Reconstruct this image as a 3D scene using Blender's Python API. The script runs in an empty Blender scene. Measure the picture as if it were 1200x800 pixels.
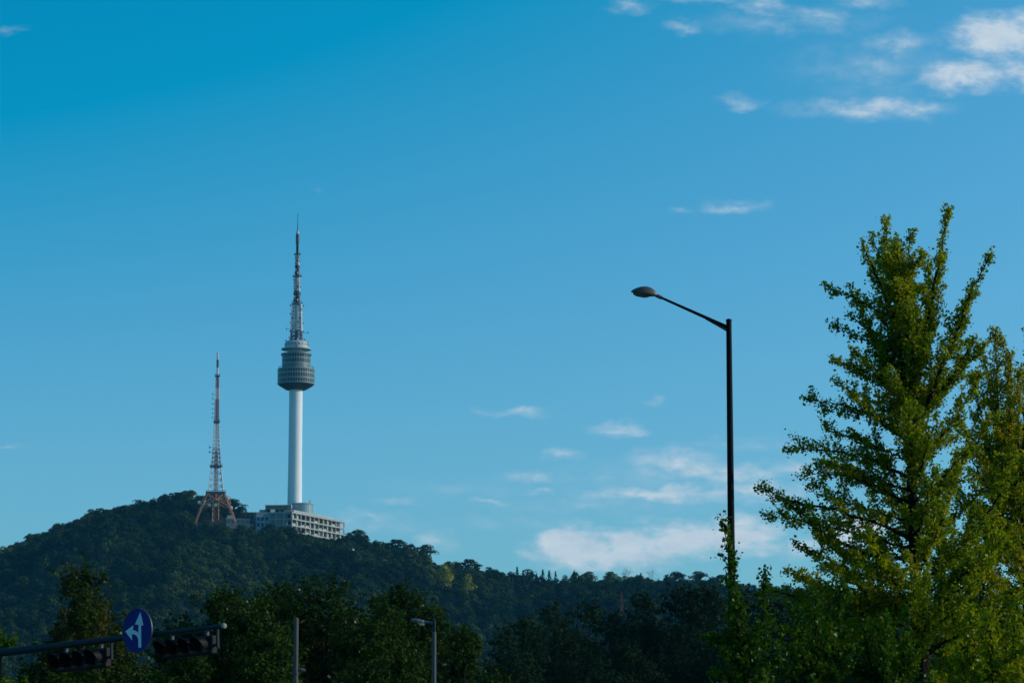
import bpy, math, random
import numpy as np

# ------------------------------------------------------------------ camera, sky, sun, exposure
sc = bpy.context.scene
COL = sc.collection
F = 3500.0                         # focal length in pixels of a 1200 px wide frame
PITCH = math.atan(530.0 / F)
CAM = np.array((0.0, 0.0, 1.6))
cam_data = bpy.data.cameras.new('camera')
cam_data.sensor_width = 36.0
cam_data.lens = 36.0 * F / 1200.0
cam_data.dof.use_dof = True; cam_data.dof.focus_distance = 80; cam_data.dof.aperture_fstop = 5.6
cam_data.clip_start = 0.5
cam_data.clip_end = 20000
cam = bpy.data.objects.new('camera', cam_data)
cam.location = CAM
cam.rotation_euler = (math.pi / 2 + PITCH, 0, 0)
COL.objects.link(cam)
sc.camera = cam

SUN_AZ = 90.0                      # degrees to the right of straight behind the camera
SUN_EL = 24.0
az, el = math.radians(SUN_AZ), math.radians(SUN_EL)
SUN_DIR = np.array((math.sin(az) * math.cos(el), -math.cos(az) * math.cos(el), math.sin(el)))
sun_data = bpy.data.lights.new('sun', 'SUN')
sun_data.energy = 2.5
sun_data.angle = math.radians(0.5)
sun_data.color = (1.0, 0.88, 0.74)
sun = bpy.data.objects.new('sun', sun_data)
from mathutils import Vector
sun.rotation_euler = Vector(-SUN_DIR).to_track_quat('-Z', 'Y').to_euler()
sun.location = (60, -40, 80)
COL.objects.link(sun)

sc.view_settings.view_transform = 'Standard'
sc.view_settings.look = 'None'
sc.view_settings.exposure = 0.0
sc.view_settings.gamma = 1.0
sc.view_settings.use_curve_mapping = False
sc.cycles.max_bounces = 6
sc.cycles.diffuse_bounces = 3
sc.cycles.glossy_bounces = 2
sc.cycles.transmission_bounces = 3
sc.cycles.transparent_max_bounces = 4
sc.cycles.volume_bounces = 0
sc.cycles.use_denoising = True

# clouds: centre x, y and half sizes given as (azimuth, elevation) tangents x 3500, right and up of the view's horizon
CLOUDS = [  # px, py, half width, half height, strength
    (664, 641, 50, 27, 1.7), (725, 645, 80, 25, 1.7), (795, 634, 66, 24, 1.6), (868, 626, 50, 26, 1.6), (715, 655, 85, 16, 1.1),
    (1000, 625, 48, 24, 1.5), (940, 640, 40, 16, .8),
    (722, 503, 44, 9, .75), (605, 482, 55, 7, .55), (770, 473, 15, 7, .45), (660, 531, 28, 9, .6), (620, 558, 38, 8, .6),
    (636, 578, 26, 7, .5), (790, 540, 60, 18, .75), (850, 552, 120, 15, .85), (770, 578, 105, 11, .95), (880, 576, 80, 14, .85),
    (930, 548, 45, 13, .7), (512, 634, 24, 16, .6), (430, 604, 50, 9, .45), (465, 585, 32, 6, .4), (575, 589, 38, 6, .4),
    (750, 608, 20, 8, .4), (700, 560, 120, 8, .3), (850, 517, 30, 6, .35),
    (1172, 42, 70, 32, 1.4), (1130, 90, 66, 22, 1.15), (1200, 84, 40, 22, 1.1), (1052, 52, 50, 18, .6), (1022, 127, 110, 17, .75),
    (868, 122, 32, 13, .55), (1082, 125, 40, 12, .6), (735, 10, 34, 11, .6), (802, 31, 26, 12, .55), (890, 7, 38, 14, .7),
    (960, 16, 48, 14, .55), (820, -4, 60, 12, .6), (1010, 0, 50, 12, .5), (858, 242, 42, 10, .65), (796, 246, 16, 6, .4),
    (12, 36, 26, 6, .35), (8, 524, 24, 5, .4), (372, 223, 12, 8, .2),
    (700, 592, 170, 15, .30), (600, 612, 110, 11, .26), (880, 522, 120, 11, .30), (540, 572, 120, 14, .24), (1030, 80, 130, 44, .36), (930, 26, 150, 22, .36), (760, 560, 150, 30, .28), (450, 616, 90, 14, .3),
    # clouds beyond the frame, so the sky goes on to both sides
    (1350, 60, 120, 45, 1.0), (1420, 300, 90, 22, .8), (1500, 560, 160, 30, .9), (-220, 180, 120, 18, .6), (-300, 560, 140, 24, .8),
    (-120, -140, 110, 24, .6), (500, -260, 160, 30, .7), (1050, -220, 150, 34, .9),
]

def pix_dir(px, py):
    c, s = math.cos(PITCH), math.sin(PITCH)
    u = 400.0 - py
    return np.array((px - 600.0, F * c - u * s, F * s + u * c))

def at(px, py, D):
    d = pix_dir(px, py)
    return CAM + d * (D / d[1])

def uv_of(px, py):
    d = pix_dir(px, py)
    return d[0] / d[1] * F, d[2] / d[1] * F

def to_pix(p):
    d = np.asarray(p) - CAM
    c, s = math.cos(PITCH), math.sin(PITCH)
    f = d[..., 1] * c + d[..., 2] * s
    u = -d[..., 1] * s + d[..., 2] * c
    return 600 + F * d[..., 0] / f, 400 - F * u / f

world = bpy.data.worlds.new('World')
sc.world = world
world.use_nodes = True
nt = world.node_tree
nt.nodes.clear()
N = nt.nodes.new
def L(a, b): nt.links.new(a, b)
out = N('ShaderNodeOutputWorld'); bg = N('ShaderNodeBackground'); sky = N('ShaderNodeTexSky')
sky.sky_type = 'NISHITA'; sky.sun_disc = False
sky.sun_elevation = el; sky.sun_rotation = math.pi - az
sky.altitude = 50; sky.air_density = 1.0; sky.dust_density = 0.6; sky.ozone_density = 2.2
bg.inputs['Strength'].default_value = 0.105
tint = N('ShaderNodeMix'); tint.data_type = 'RGBA'; tint.blend_type = 'MULTIPLY'; tint.inputs[0].default_value = 1.0
tint.inputs[7].default_value = (0.42, 1.0, 1.0, 1)
L(sky.outputs[0], tint.inputs[6])
srgb_ = N('ShaderNodeSeparateColor'); L(tint.outputs[2], srgb_.inputs[0])
geo = N('ShaderNodeTexCoord'); sep = N('ShaderNodeSeparateXYZ'); L(geo.outputs['Generated'], sep.inputs[0])
def M(op, a, b=None, clamp=False):
    n = N('ShaderNodeMath'); n.operation = op; n.use_clamp = clamp
    for i, v in enumerate((a, b)):
        if v is None: continue
        if isinstance(v, (int, float)): n.inputs[i].default_value = v
        else: L(v, n.inputs[i])
    return n.outputs[0]
red_ = M('MULTIPLY', M('POWER', M('MAXIMUM', M('DIVIDE', M('SUBTRACT', srgb_.outputs[0], 0.65), 0.68), 0.0), 0.8), 1.3)
ysafe = M('MAXIMUM', sep.outputs[1], 0.05)
u = M('MULTIPLY', M('DIVIDE', sep.outputs[0], ysafe), F); v = M('MULTIPLY', M('DIVIDE', sep.outputs[2], ysafe), F)
uu = M('MINIMUM', M('MAXIMUM', M('DIVIDE', u, 600.0), -1.6), 1.6); vv = M('MINIMUM', M('MAXIMUM', M('DIVIDE', M('SUBTRACT', v, 370.0), 500.0), 0.0), 1.4)
uw = M('MULTIPLY', uu, M('ADD', 0.3, M('MULTIPLY', vv, 0.7)))
red2 = M('MAXIMUM', M('ADD', M('ADD', red_, M('MULTIPLY', M('SUBTRACT', 1.0, vv, True), 0.24)), M('MULTIPLY', uw, 0.34)), 0.0)
grn2 = M('MULTIPLY', srgb_.outputs[1], M('ADD', M('ADD', 1.035, M('MULTIPLY', uw, 0.095)), M('MULTIPLY', vv, 0.025)))
blu2 = M('MULTIPLY', srgb_.outputs[2], M('ADD', M('ADD', 1.30, M('MULTIPLY', vv, 0.0)), M('MULTIPLY', uw, 0.085)))
skyc = N('ShaderNodeCombineColor'); L(red2, skyc.inputs[0]); L(grn2, skyc.inputs[1]); L(blu2, skyc.inputs[2])
comb = N('ShaderNodeCombineXYZ'); L(u, comb.inputs[0]); L(v, comb.inputs[1])
def noise(scale, sx, sy, detail=5, rough=.55):
    mp = N('ShaderNodeVectorMath'); mp.operation = 'MULTIPLY'; L(comb.outputs[0], mp.inputs[0]); mp.inputs[1].default_value = (sx, sy, 0)
    n = N('ShaderNodeTexNoise'); n.noise_dimensions = '2D'; n.inputs['Scale'].default_value = scale; n.inputs['Detail'].default_value = detail
    n.inputs['Roughness'].default_value = rough; L(mp.outputs[0], n.inputs['Vector'])
    return n
n_warp = noise(1.0, .022, .045, 4)
wsub = N('ShaderNodeVectorMath'); wsub.operation = 'SUBTRACT'; L(n_warp.outputs['Color'], wsub.inputs[0]); wsub.inputs[1].default_value = (.5, .5, .5)
wmul = N('ShaderNodeVectorMath'); wmul.operation = 'MULTIPLY'; L(wsub.outputs[0], wmul.inputs[0]); wmul.inputs[1].default_value = (44, 26, 0)
wadd = N('ShaderNodeVectorMath'); wadd.operation = 'ADD'; L(comb.outputs[0], wadd.inputs[0]); L(wmul.outputs[0], wadd.inputs[1])
acc = None
for (cx, cy, hw, hh, st) in CLOUDS:
    cu, cv = uv_of(cx, cy)
    ma = N('ShaderNodeVectorMath'); ma.operation = 'MULTIPLY_ADD'
    L(wadd.outputs[0], ma.inputs[0]); ma.inputs[1].default_value = (1 / (hw * 1.25), 1 / (hh * 1.25), 0); ma.inputs[2].default_value = (-cu / (hw * 1.25), -cv / (hh * 1.25), 0)
    ln = N('ShaderNodeVectorMath'); ln.operation = 'LENGTH'; L(ma.outputs[0], ln.inputs[0])
    fall = M('MULTIPLY', M('SUBTRACT', 1.0, ln.outputs['Value'], True), st * 1.5)
    acc = fall if acc is None else M('MAXIMUM', acc, fall)
n_f = noise(1.0, .030, .056, 7, .58)
n_big = noise(1.0, .010, .03, 3, .5)
mod = M('ADD', M('MULTIPLY', n_f.outputs[0], 1.5), M('MULTIPLY', n_big.outputs[0], .5))
dens = M('MULTIPLY', acc, M('SUBTRACT', mod, 0.25))
ramp = N('ShaderNodeMapRange'); ramp.interpolation_type = 'SMOOTHSTEP'; L(dens, ramp.inputs[0])
ramp.inputs[1].default_value = 0.0; ramp.inputs[2].default_value = 1.3; ramp.inputs[3].default_value = 0; ramp.inputs[4].default_value = 0.88
fwd = M('GREATER_THAN', sep.outputs[1], 0.06)
cfac = M('MULTIPLY', ramp.outputs[0], fwd)
n_sh = noise(1.0, .02, .05, 4, .6)
ccol = N('ShaderNodeMix'); ccol.data_type = 'RGBA'; L(n_sh.outputs[0], ccol.inputs[0])
ccol.inputs[6].default_value = (4.3, 5.4, 6.6, 1); ccol.inputs[7].default_value = (7.2, 7.9, 8.2, 1)
cmix = N('ShaderNodeMix'); cmix.data_type = 'RGBA'; L(cfac, cmix.inputs[0]); L(skyc.outputs[0], cmix.inputs[6]); L(ccol.outputs[2], cmix.inputs[7])
L(cmix.outputs[2], bg.inputs['Color']); L(bg.outputs[0], out.inputs['Surface'])

# ------------------------------------------------------------------ helpers
class MB:
    def __init__(self): self.v = []; self.f = []
    def add(self, vs, fs):
        o = len(self.v); self.v.extend([tuple(map(float, p)) for p in vs]); self.f.extend([tuple(o + i for i in f) for f in fs])
    def box(self, c, s, rz=0.0, R=None):
        hx, hy, hz = (k / 2 for k in s)
        P = np.array([(x, y, z) for x in (-hx, hx) for y in (-hy, hy) for z in (-hz, hz)])
        if R is None:
            ca, sa = math.cos(rz), math.sin(rz); R = np.array(((ca, -sa, 0), (sa, ca, 0), (0, 0, 1)))
        P = P @ np.asarray(R).T + np.asarray(c, float)
        self.add(P, [(0, 1, 3, 2), (4, 6, 7, 5), (0, 4, 5, 1), (2, 3, 7, 6), (0, 2, 6, 4), (1, 5, 7, 3)])
    def tube(self, pts, rad, n=8, caps=True):
        pts = np.asarray(pts, float); m = len(pts)
        rad = np.broadcast_to(np.asarray(rad, float), (m,))
        tang = np.gradient(pts, axis=0); tang /= np.linalg.norm(tang, axis=1)[:, None] + 1e-12
        ref = np.array((0, 0, 1.0)) if abs(tang[0][2]) < .9 else np.array((1.0, 0, 0))
        V = []
        for p, t, r in zip(pts, tang, rad):
            a = np.cross(ref, t); a /= np.linalg.norm(a) + 1e-12; b = np.cross(t, a)
            for k in range(n):
                q = 2 * math.pi * k / n; V.append(p + r * (math.cos(q) * a + math.sin(q) * b))
            ref = np.cross(t, a) if False else ref
        Fs = [(i * n + k, i * n + (k + 1) % n, (i + 1) * n + (k + 1) % n, (i + 1) * n + k) for i in range(m - 1) for k in range(n)]
        if caps: Fs += [tuple(range(n))[::-1], tuple((m - 1) * n + k for k in range(n))]
        self.add(V, Fs)
    def bar(self, a, b, r, n=4): self.tube([a, b], r, n)
    def lathe(self, prof, n=48, c=(0, 0), caps=True):
        V = [(c[0] + r * math.cos(2 * math.pi * k / n), c[1] + r * math.sin(2 * math.pi * k / n), z) for r, z in prof for k in range(n)]
        m = len(prof)
        Fs = [(i * n + k, i * n + (k + 1) % n, (i + 1) * n + (k + 1) % n, (i + 1) * n + k) for i in range(m - 1) for k in range(n)]
        if caps: Fs += [tuple(range(n))[::-1], tuple((m - 1) * n + k for k in range(n))]
        self.add(V, Fs)
    def build(self, name, mat, parent=None, smooth=False):
        me = bpy.data.meshes.new(name); me.from_pydata(self.v, [], self.f); me.update()
        if smooth:
            me.polygons.foreach_set('use_smooth', [True] * len(me.polygons))
            try: me.set_sharp_from_angle(angle=math.radians(40))
            except Exception: pass
        me.materials.append(mat)
        o = bpy.data.objects.new(name, me); COL.objects.link(o)
        if parent: o.parent = parent
        return o

def quads_object(name, Q, mat, parent=None):
    """Q: (n, 4, 3) array of loose quads."""
    n = len(Q); me = bpy.data.meshes.new(name)
    me.vertices.add(n * 4); me.vertices.foreach_set('co', np.ascontiguousarray(Q, np.float32).ravel())
    me.loops.add(n * 4); me.loops.foreach_set('vertex_index', np.arange(n * 4, dtype=np.int32))
    me.polygons.add(n); me.polygons.foreach_set('loop_start', np.arange(0, n * 4, 4, dtype=np.int32))
    me.update(calc_edges=True); me.materials.append(mat)
    o = bpy.data.objects.new(name, me); COL.objects.link(o)
    if parent: o.parent = parent
    return o

def tag(o, label=None, cat=None, group=None, kind=None):
    for k, val in (('label', label), ('category', cat), ('group', group), ('kind', kind)):
        if val: o[k] = val
    return o
def thing(name, loc, label, cat, group=None):
    o = bpy.data.objects.new(name, None); o.empty_display_size = .5; o.location = tuple(map(float, loc)); COL.objects.link(o)
    return tag(o, label, cat, group)
def dup_tree(root, loc, rz=0.0, s=1.0, label=None, group=None):
    r = root.copy(); COL.objects.link(r); r.location = tuple(map(float, loc)); r.rotation_euler = (0, 0, rz)
    r.scale = (s, s, s) if np.isscalar(s) else tuple(s)
    if label: r['label'] = label
    if group: r['group'] = group
    for ch in list(root.children):
        c = ch.copy(); COL.objects.link(c); c.parent = r
    return r

def material(name, col, rough=.6, metal=0.0, var=.12, scale=3.0, bump=0.0, spec=.4):
    m = bpy.data.materials.new(name); m.use_nodes = True; t = m.node_tree; b = t.nodes['Principled BSDF']
    b.inputs['Roughness'].default_value = rough; b.inputs['Metallic'].default_value = metal
    b.inputs['Specular IOR Level'].default_value = spec
    nz = t.nodes.new('ShaderNodeTexNoise'); nz.inputs['Scale'].default_value = scale; nz.inputs['Detail'].default_value = 6
    tc = t.nodes.new('ShaderNodeTexCoord'); t.links.new(tc.outputs['Object'], nz.inputs['Vector'])
    mx = t.nodes.new('ShaderNodeMix'); mx.data_type = 'RGBA'
    mx.inputs[6].default_value = tuple(c * (1 - var) for c in col) + (1,); mx.inputs[7].default_value = tuple(min(1, c * (1 + var)) for c in col) + (1,)
    t.links.new(nz.outputs[0], mx.inputs[0]); t.links.new(mx.outputs[2], b.inputs['Base Color'])
    if bump:
        bp = t.nodes.new('ShaderNodeBump'); bp.inputs['Strength'].default_value = bump; t.links.new(nz.outputs[0], bp.inputs['Height']); t.links.new(bp.outputs[0], b.inputs['Normal'])
    return m

def leaf_material(name, ramp_cols, pos_scale, island=.5, obj_rand=.0, trans=.3, gloss=.06, drift=0.0):
    """leaf colours run along ramp_cols by clump (world position noise), by leaf (island) and by tree (object)"""
    m = bpy.data.materials.new(name); m.use_nodes = True; t = m.node_tree; t.nodes.clear()
    A = t.nodes.new
    def l(a, b): t.links.new(a, b)
    o = A('ShaderNodeOutputMaterial'); g = A('ShaderNodeNewGeometry')
    nz = A('ShaderNodeTexNoise'); nz.inputs['Scale'].default_value = pos_scale; nz.inputs['Detail'].default_value = 3; l(g.outputs['Position'], nz.inputs['Vector'])
    st = A('ShaderNodeMapRange'); l(nz.outputs[0], st.inputs[0]); st.inputs[1].default_value = .3; st.inputs[2].default_value = .7
    st.inputs[3].default_value = 0; st.inputs[4].default_value = max(0.05, 1 - island - obj_rand)
    if drift:  # broad random tone patches, standing in for sunlit stretches of the wood
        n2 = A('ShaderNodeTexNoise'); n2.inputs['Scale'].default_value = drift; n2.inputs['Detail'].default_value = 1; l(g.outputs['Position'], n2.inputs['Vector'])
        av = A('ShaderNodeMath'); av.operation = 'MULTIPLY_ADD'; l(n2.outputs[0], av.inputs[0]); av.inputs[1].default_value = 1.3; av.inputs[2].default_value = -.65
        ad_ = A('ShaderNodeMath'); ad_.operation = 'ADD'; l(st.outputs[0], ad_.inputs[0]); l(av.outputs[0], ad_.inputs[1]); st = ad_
    ml = A('ShaderNodeMath'); ml.operation = 'MULTIPLY_ADD'; l(g.outputs['Random Per Island'], ml.inputs[0]); ml.inputs[1].default_value = island; l(st.outputs[0], ml.inputs[2])
    oi = A('ShaderNodeObjectInfo'); mo = A('ShaderNodeMath'); mo.operation = 'MULTIPLY_ADD'; l(oi.outputs['Random'], mo.inputs[0]); mo.inputs[1].default_value = obj_rand; l(ml.outputs[0], mo.inputs[2])
    cr = A('ShaderNodeValToRGB'); l(mo.outputs[0], cr.inputs[0])
    els = cr.color_ramp.elements
    for i, c in enumerate(ramp_cols):
        p = i / (len(ramp_cols) - 1)
        e = els[i] if i < 2 else els.new(p)
        e.position = p; e.color = tuple(c) + (1,)
    for i, c in enumerate(ramp_cols):
        els[i].position = i / (len(ramp_cols) - 1); els[i].color = tuple(c) + (1,)
    df = A('ShaderNodeBsdfDiffuse'); l(cr.outputs[0], df.inputs[0]); cur = df.outputs[0]
    if trans:
        tr = A('ShaderNodeBsdfTranslucent'); hs = A('ShaderNodeHueSaturation'); hs.inputs['Value'].default_value = 1.3; hs.inputs['Saturation'].default_value = 1.1; l(cr.outputs[0], hs.inputs['Color']); l(hs.outputs[0], tr.inputs[0])
        mx = A('ShaderNodeMixShader'); mx.inputs[0].default_value = trans; l(cur, mx.inputs[1]); l(tr.outputs[0], mx.inputs[2]); cur = mx.outputs[0]
    if gloss:
        gl = A('ShaderNodeBsdfGlossy'); gl.inputs['Roughness'].default_value = .6; gl.inputs['Color'].default_value = (.8, .8, .8, 1)
        fr = A('ShaderNodeFresnel'); fr.inputs[0].default_value = 1.4; fm = A('ShaderNodeMath'); fm.operation = 'MULTIPLY'; l(fr.outputs[0], fm.inputs[0]); fm.inputs[1].default_value = gloss
        mx = A('ShaderNodeMixShader'); l(fm.outputs[0], mx.inputs[0]); l(cur, mx.inputs[1]); l(gl.outputs[0], mx.inputs[2]); cur = mx.outputs[0]
    l(cur, o.inputs['Surface'])
    return m

def interp(tab, x): return np.interp(x, [p[0] for p in tab], [p[1] for p in tab])

# ------------------------------------------------------------------ materials
MAT = dict(
    ground=material('ground_soil', (.075, .085, .045), .95, var=.35, scale=.08),
    asphalt=material('road_asphalt', (.05, .05, .052), .9, var=.2, scale=1.2),
    kerb=material('kerb_concrete', (.32, .31, .29), .85, var=.15, scale=2),
    paint=material('road_paint', (.75, .75, .72), .7, var=.1, scale=4),
    hill=material('hill_soil', (.014, .02, .011), .98, var=.4, scale=.02),
    white_conc=material('white_painted_concrete', (.80, .80, .79), .65, var=.06, scale=.12),
    pod=material('pod_panel', (.125, .165, .165), .45, var=.12, scale=.35),
    pod_light=material('pod_pale_band', (.25, .30, .295), .5, var=.1, scale=.35),
    pod_white=material('pod_white_panel', (.42, .45, .44), .5, var=.08, scale=.4),
    pod_under=material('pod_dark_soffit', (.035, .042, .045), .6, var=.2, scale=.5),
    glass=material('dark_glazing', (.012, .018, .021), .3, var=.3, scale=.6, spec=.25),
    mast_white=material('mast_white_paint', (.58, .57, .58), .5, var=.1, scale=.5),
    mast_red=material('mast_maroon_paint', (.10, .035, .048), .5, var=.2, scale=.5),
    mast_dark=material('mast_dark_steel', (.045, .06, .065), .5, var=.2, scale=.5),
    orange=material('tower_orange_lit_paint', (.34, .15, .075), .6, var=.15, scale=.4),  # orange light on the legs is put into this colour
    lat_white=material('tower_white_paint', (.6, .52, .5), .55, var=.1, scale=.4),
    lat_red=material('tower_red_paint', (.28, .12, .105), .55, var=.15, scale=.4),
    dish=material('dish_white_paint', (.75, .75, .74), .45, var=.05, scale=1),
    frame_conc=material('pale_frame_concrete', (.36, .36, .335), .8, var=.12, scale=.25, bump=.1),
    infill=material('beige_wall_panel', (.24, .215, .185), .8, var=.25, scale=.2),
    brown=material('brown_cladding', (.20, .125, .085), .7, var=.2, scale=.3),
    brick=material('red_brown_brick', (.12, .06, .045), .85, var=.25, scale=.4),
    bluegrey=material('blue_grey_cladding_and_shade', (.16, .24, .30), .6, var=.2, scale=.25),
    pav_glass=material('pale_green_glazing', (.30, .42, .40), .2, var=.2, scale=.5, spec=.6),
    white_wall=material('white_plaster', (.42, .42, .40), .8, var=.1, scale=.4),
    lamp_paint=material('dark_bronze_paint', (.005, .0055, .006), .6, .0, var=.25, scale=4, spec=.10),
    lamp_head=material('lamp_head_grey_paint', (.09, .083, .075), .42, .2, var=.15, scale=6),
    lamp_lens=material('lamp_lens_glass', (.10, .11, .12), .15, var=.1, scale=6, spec=.6),
    galv=material('galvanised_steel', (.07, .074, .078), .65, .0, var=.2, scale=5),
    grey_post=material('weathered_grey_paint', (.075, .075, .07), .75, var=.25, scale=4, bump=.1),
    arm_paint=material('teal_grey_paint', (.018, .028, .034), .6, .0, var=.25, scale=4, spec=.12),
    sig_black=material('signal_black_plastic', (.005, .005, .006), .6, var=.3, scale=8, spec=.2),
    sig_visor=material('signal_visor_plastic', (.008, .008, .009), .6, var=.25, scale=8, spec=.12),
    lens_red=material('red_lens', (.10, .004, .004), .3, var=.2, scale=10, spec=.6),
    lens_amber=material('amber_lens', (.06, .03, .006), .25, var=.2, scale=10, spec=.6),
    lens_green=material('green_lens', (.008, .045, .04), .25, var=.2, scale=10, spec=.6),
    sign_blue=material('sign_blue_sheeting', (.004, .016, .17), .6, var=.08, scale=3, spec=.15),
    sign_white=material('sign_white_sheeting', (.62, .70, .74), .5, var=.05, scale=5),
    sign_back=material('sign_back_metal', (.045, .055, .07), .5, .3, var=.1, scale=5),
    led_blue=material('lamp_cover_blue_grey', (.07, .10, .13), .45, .1, var=.1, scale=5),
    bark=material('bark', (.012, .0095, .008), .95, var=.45, scale=9, bump=.4, spec=.08),
    bark_far=material('bark_far', (.04, .035, .028), .95, var=.3, scale=2),
    bark_pale=material('bark_pale', (.20, .18, .16), .9, var=.2, scale=2),
    red_mast=material('red_mast_paint', (.20, .022, .018), .55, var=.2, scale=1),
)
MAT['ginkgo'] = leaf_material('ginkgo_leaf', [(.058, .115, .004), (.14, .195, .005), (.26, .28, .006), (.40, .33, .007)], .55, island=.45, trans=.52)
MAT['ginkgo_yellow'] = leaf_material('ginkgo_leaf_yellowing', [(.11, .15, .005), (.22, .23, .006), (.34, .29, .008), (.46, .34, .012)], .6, island=.45, trans=.52)
MAT['young'] = leaf_material('young_tree_leaf', [(.018, .054, .003), (.036, .088, .004), (.065, .125, .004), (.10, .145, .005)], .8, island=.28, trans=.3)
MAT['broad'] = leaf_material('broad_leaf', [(.007, .021, .005), (.014, .036, .005), (.031, .060, .006), (.065, .098, .007)], .35, island=.45, obj_rand=.15, trans=.25)
MAT['broad_red'] = leaf_material('reddening_leaf', [(.012, .032, .006), (.022, .048, .007), (.045, .06, .009), (.12, .05, .015)], .5, island=.4, trans=.25)
MAT['wood'] = leaf_material('wood_leaf', [(.007, .019, .010), (.012, .028, .012), (.020, .040, .014), (.030, .052, .016)], .1, island=.35, obj_rand=.3, trans=.15, gloss=0)
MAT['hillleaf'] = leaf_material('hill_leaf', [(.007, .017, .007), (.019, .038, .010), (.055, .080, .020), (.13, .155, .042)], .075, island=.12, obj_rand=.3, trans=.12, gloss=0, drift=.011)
MAT['conifer'] = leaf_material('conifer_leaf', [(.012, .026, .014), (.018, .036, .018), (.028, .05, .022)], .1, island=.4, trans=.1, gloss=0)
MAT['yellowtree'] = leaf_material('sunlit_yellow_green_leaf', [(.13, .15, .02), (.24, .24, .03), (.36, .31, .04)], .2, island=.5, trans=.2, gloss=0)  # sunlight on the yellow-green trees is put into the leaf colour

# ------------------------------------------------------------------ ground and hill
g = MB(); g.add([(-5000, -600, 0), (5000, -600, 0), (5000, 6500, 0), (-5000, 6500, 0)], [(0, 1, 2, 3)])
tag(g.build('ground', MAT['ground']), kind='structure')
r = MB(); r.add([(-60, -8, .004), (60, -8, .004), (60, 30, .004), (-60, 30, .004)], [(0, 1, 2, 3)])
r.add([(-22, 46, .004), (-5, 46, .004), (-5, 75, .004), (-22, 75, .004)], [(0, 1, 2, 3)])
tag(r.build('road', MAT['asphalt']), kind='structure')
k = MB(); k.box((0, 30.15, .06), (120, .3, .12)); tag(k.build('kerb', MAT['kerb']), kind='structure')
k = MB()
for i in range(-12, 13): k.add([(i * 5 - 1.5, 10.9, .008), (i * 5 + 1.5, 10.9, .008), (i * 5 + 1.5, 11.05, .008), (i * 5 - 1.5, 11.05, .008)], [(0, 1, 2, 3)])
tag(k.build('road_marking', MAT['paint']), kind='structure')

SKY_TOP = [(-700, 760), (-350, 715), (-100, 672), (0, 640), (30, 627), (60, 614), (100, 598), (140, 588), (180, 579), (205, 573), (235, 576), (262, 584), (285, 597),
           (305, 600), (345, 604), (380, 610), (405, 617), (422, 620), (440, 630), (460, 631), (480, 634), (497, 640), (512, 655), (525, 653), (550, 655), (575, 664),
           (600, 666), (640, 671), (700, 671), (735, 671), (765, 672), (800, 669), (830, 672), (860, 678), (900, 682), (1000, 690), (1100, 700), (1300, 720), (1700, 780), (2200, 850)]
D_RIDGE = [(-700, 2350), (0, 2450), (230, 2500), (345, 2440), (420, 2420), (520, 2330), (700, 2250), (1200, 2200), (2000, 2200)]
D_FOOT = 1350.0

def vnoise(x, y, seed=0):
    xi, yi = np.floor(x).astype(int), np.floor(y).astype(int); xf, yf = x - xi, y - yi
    def h(a, b):
        n = (a * 374761393 + b * 668265263 + seed * 69069) & 0x7fffffff
        n = ((n ^ (n >> 13)) * 1274126177) & 0x7fffffff
        return ((n ^ (n >> 16)) & 0xffff) / 65535.0
    sx, sy = xf * xf * (3 - 2 * xf), yf * yf * (3 - 2 * yf)
    return (h(xi, yi) * (1 - sx) + h(xi + 1, yi) * sx) * (1 - sy) + (h(xi, yi + 1) * (1 - sx) + h(xi + 1, yi + 1) * sx) * sy

def hill_h(x, y):
    x = np.asarray(x, float); y = np.asarray(y, float)
    px = 600 + F * x / np.maximum(y, 300)
    Dr = interp(D_RIDGE, px)
    top = interp(SKY_TOP, px) + 16.0
    H = (930 - top) / F * Dr + 1.6
    s = (y - D_FOOT) / (Dr - D_FOOT)
    up = np.clip(s, 0, 1) ** 1.12
    z = H * np.where(s <= 1, up, 1 - .35 * (s - 1) - .6 * np.clip(s - 1, 0, 9) ** 2)
    mid = np.clip(s, 0, 1) * np.clip(1 - s, 0, 1) * 4
    z = z + mid * ((vnoise(x / 120, y / 190, 3) - .5) * 38 + (vnoise(x / 45, y / 70, 5) - .5) * 14)
    # a spur that runs down towards the viewer below the right-hand saddle
    spx = 600 + F * (x - 40) / np.maximum(y, 300)
    z = z + mid * 14 * np.exp(-((spx - 640) / 120) ** 2)
    z = z - 9 * np.exp(-((px - 380) / 26) ** 2) * np.exp(-((y - 2395) / 75) ** 2)
    return np.where(s < 0, -2.0, np.maximum(z, -2.0))

pxs = np.linspace(-700, 2000, 190); Ds = np.concatenate([np.linspace(D_FOOT - 15, 2500, 110), np.linspace(2515, 3600, 24)])
PX, DD = np.meshgrid(pxs, Ds); X = (PX - 600) / F * DD; Z = hill_h(X, DD)
hb = MB(); nx = len(pxs)
hb.add(np.stack([X, DD, Z], -1).reshape(-1, 3), [(j * nx + i, j * nx + i + 1, (j + 1) * nx + i + 1, (j + 1) * nx + i) for j in range(len(Ds) - 1) for i in range(nx - 1)])
tag(hb.build('hill', MAT['hill'], smooth=True), kind='structure')

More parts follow.
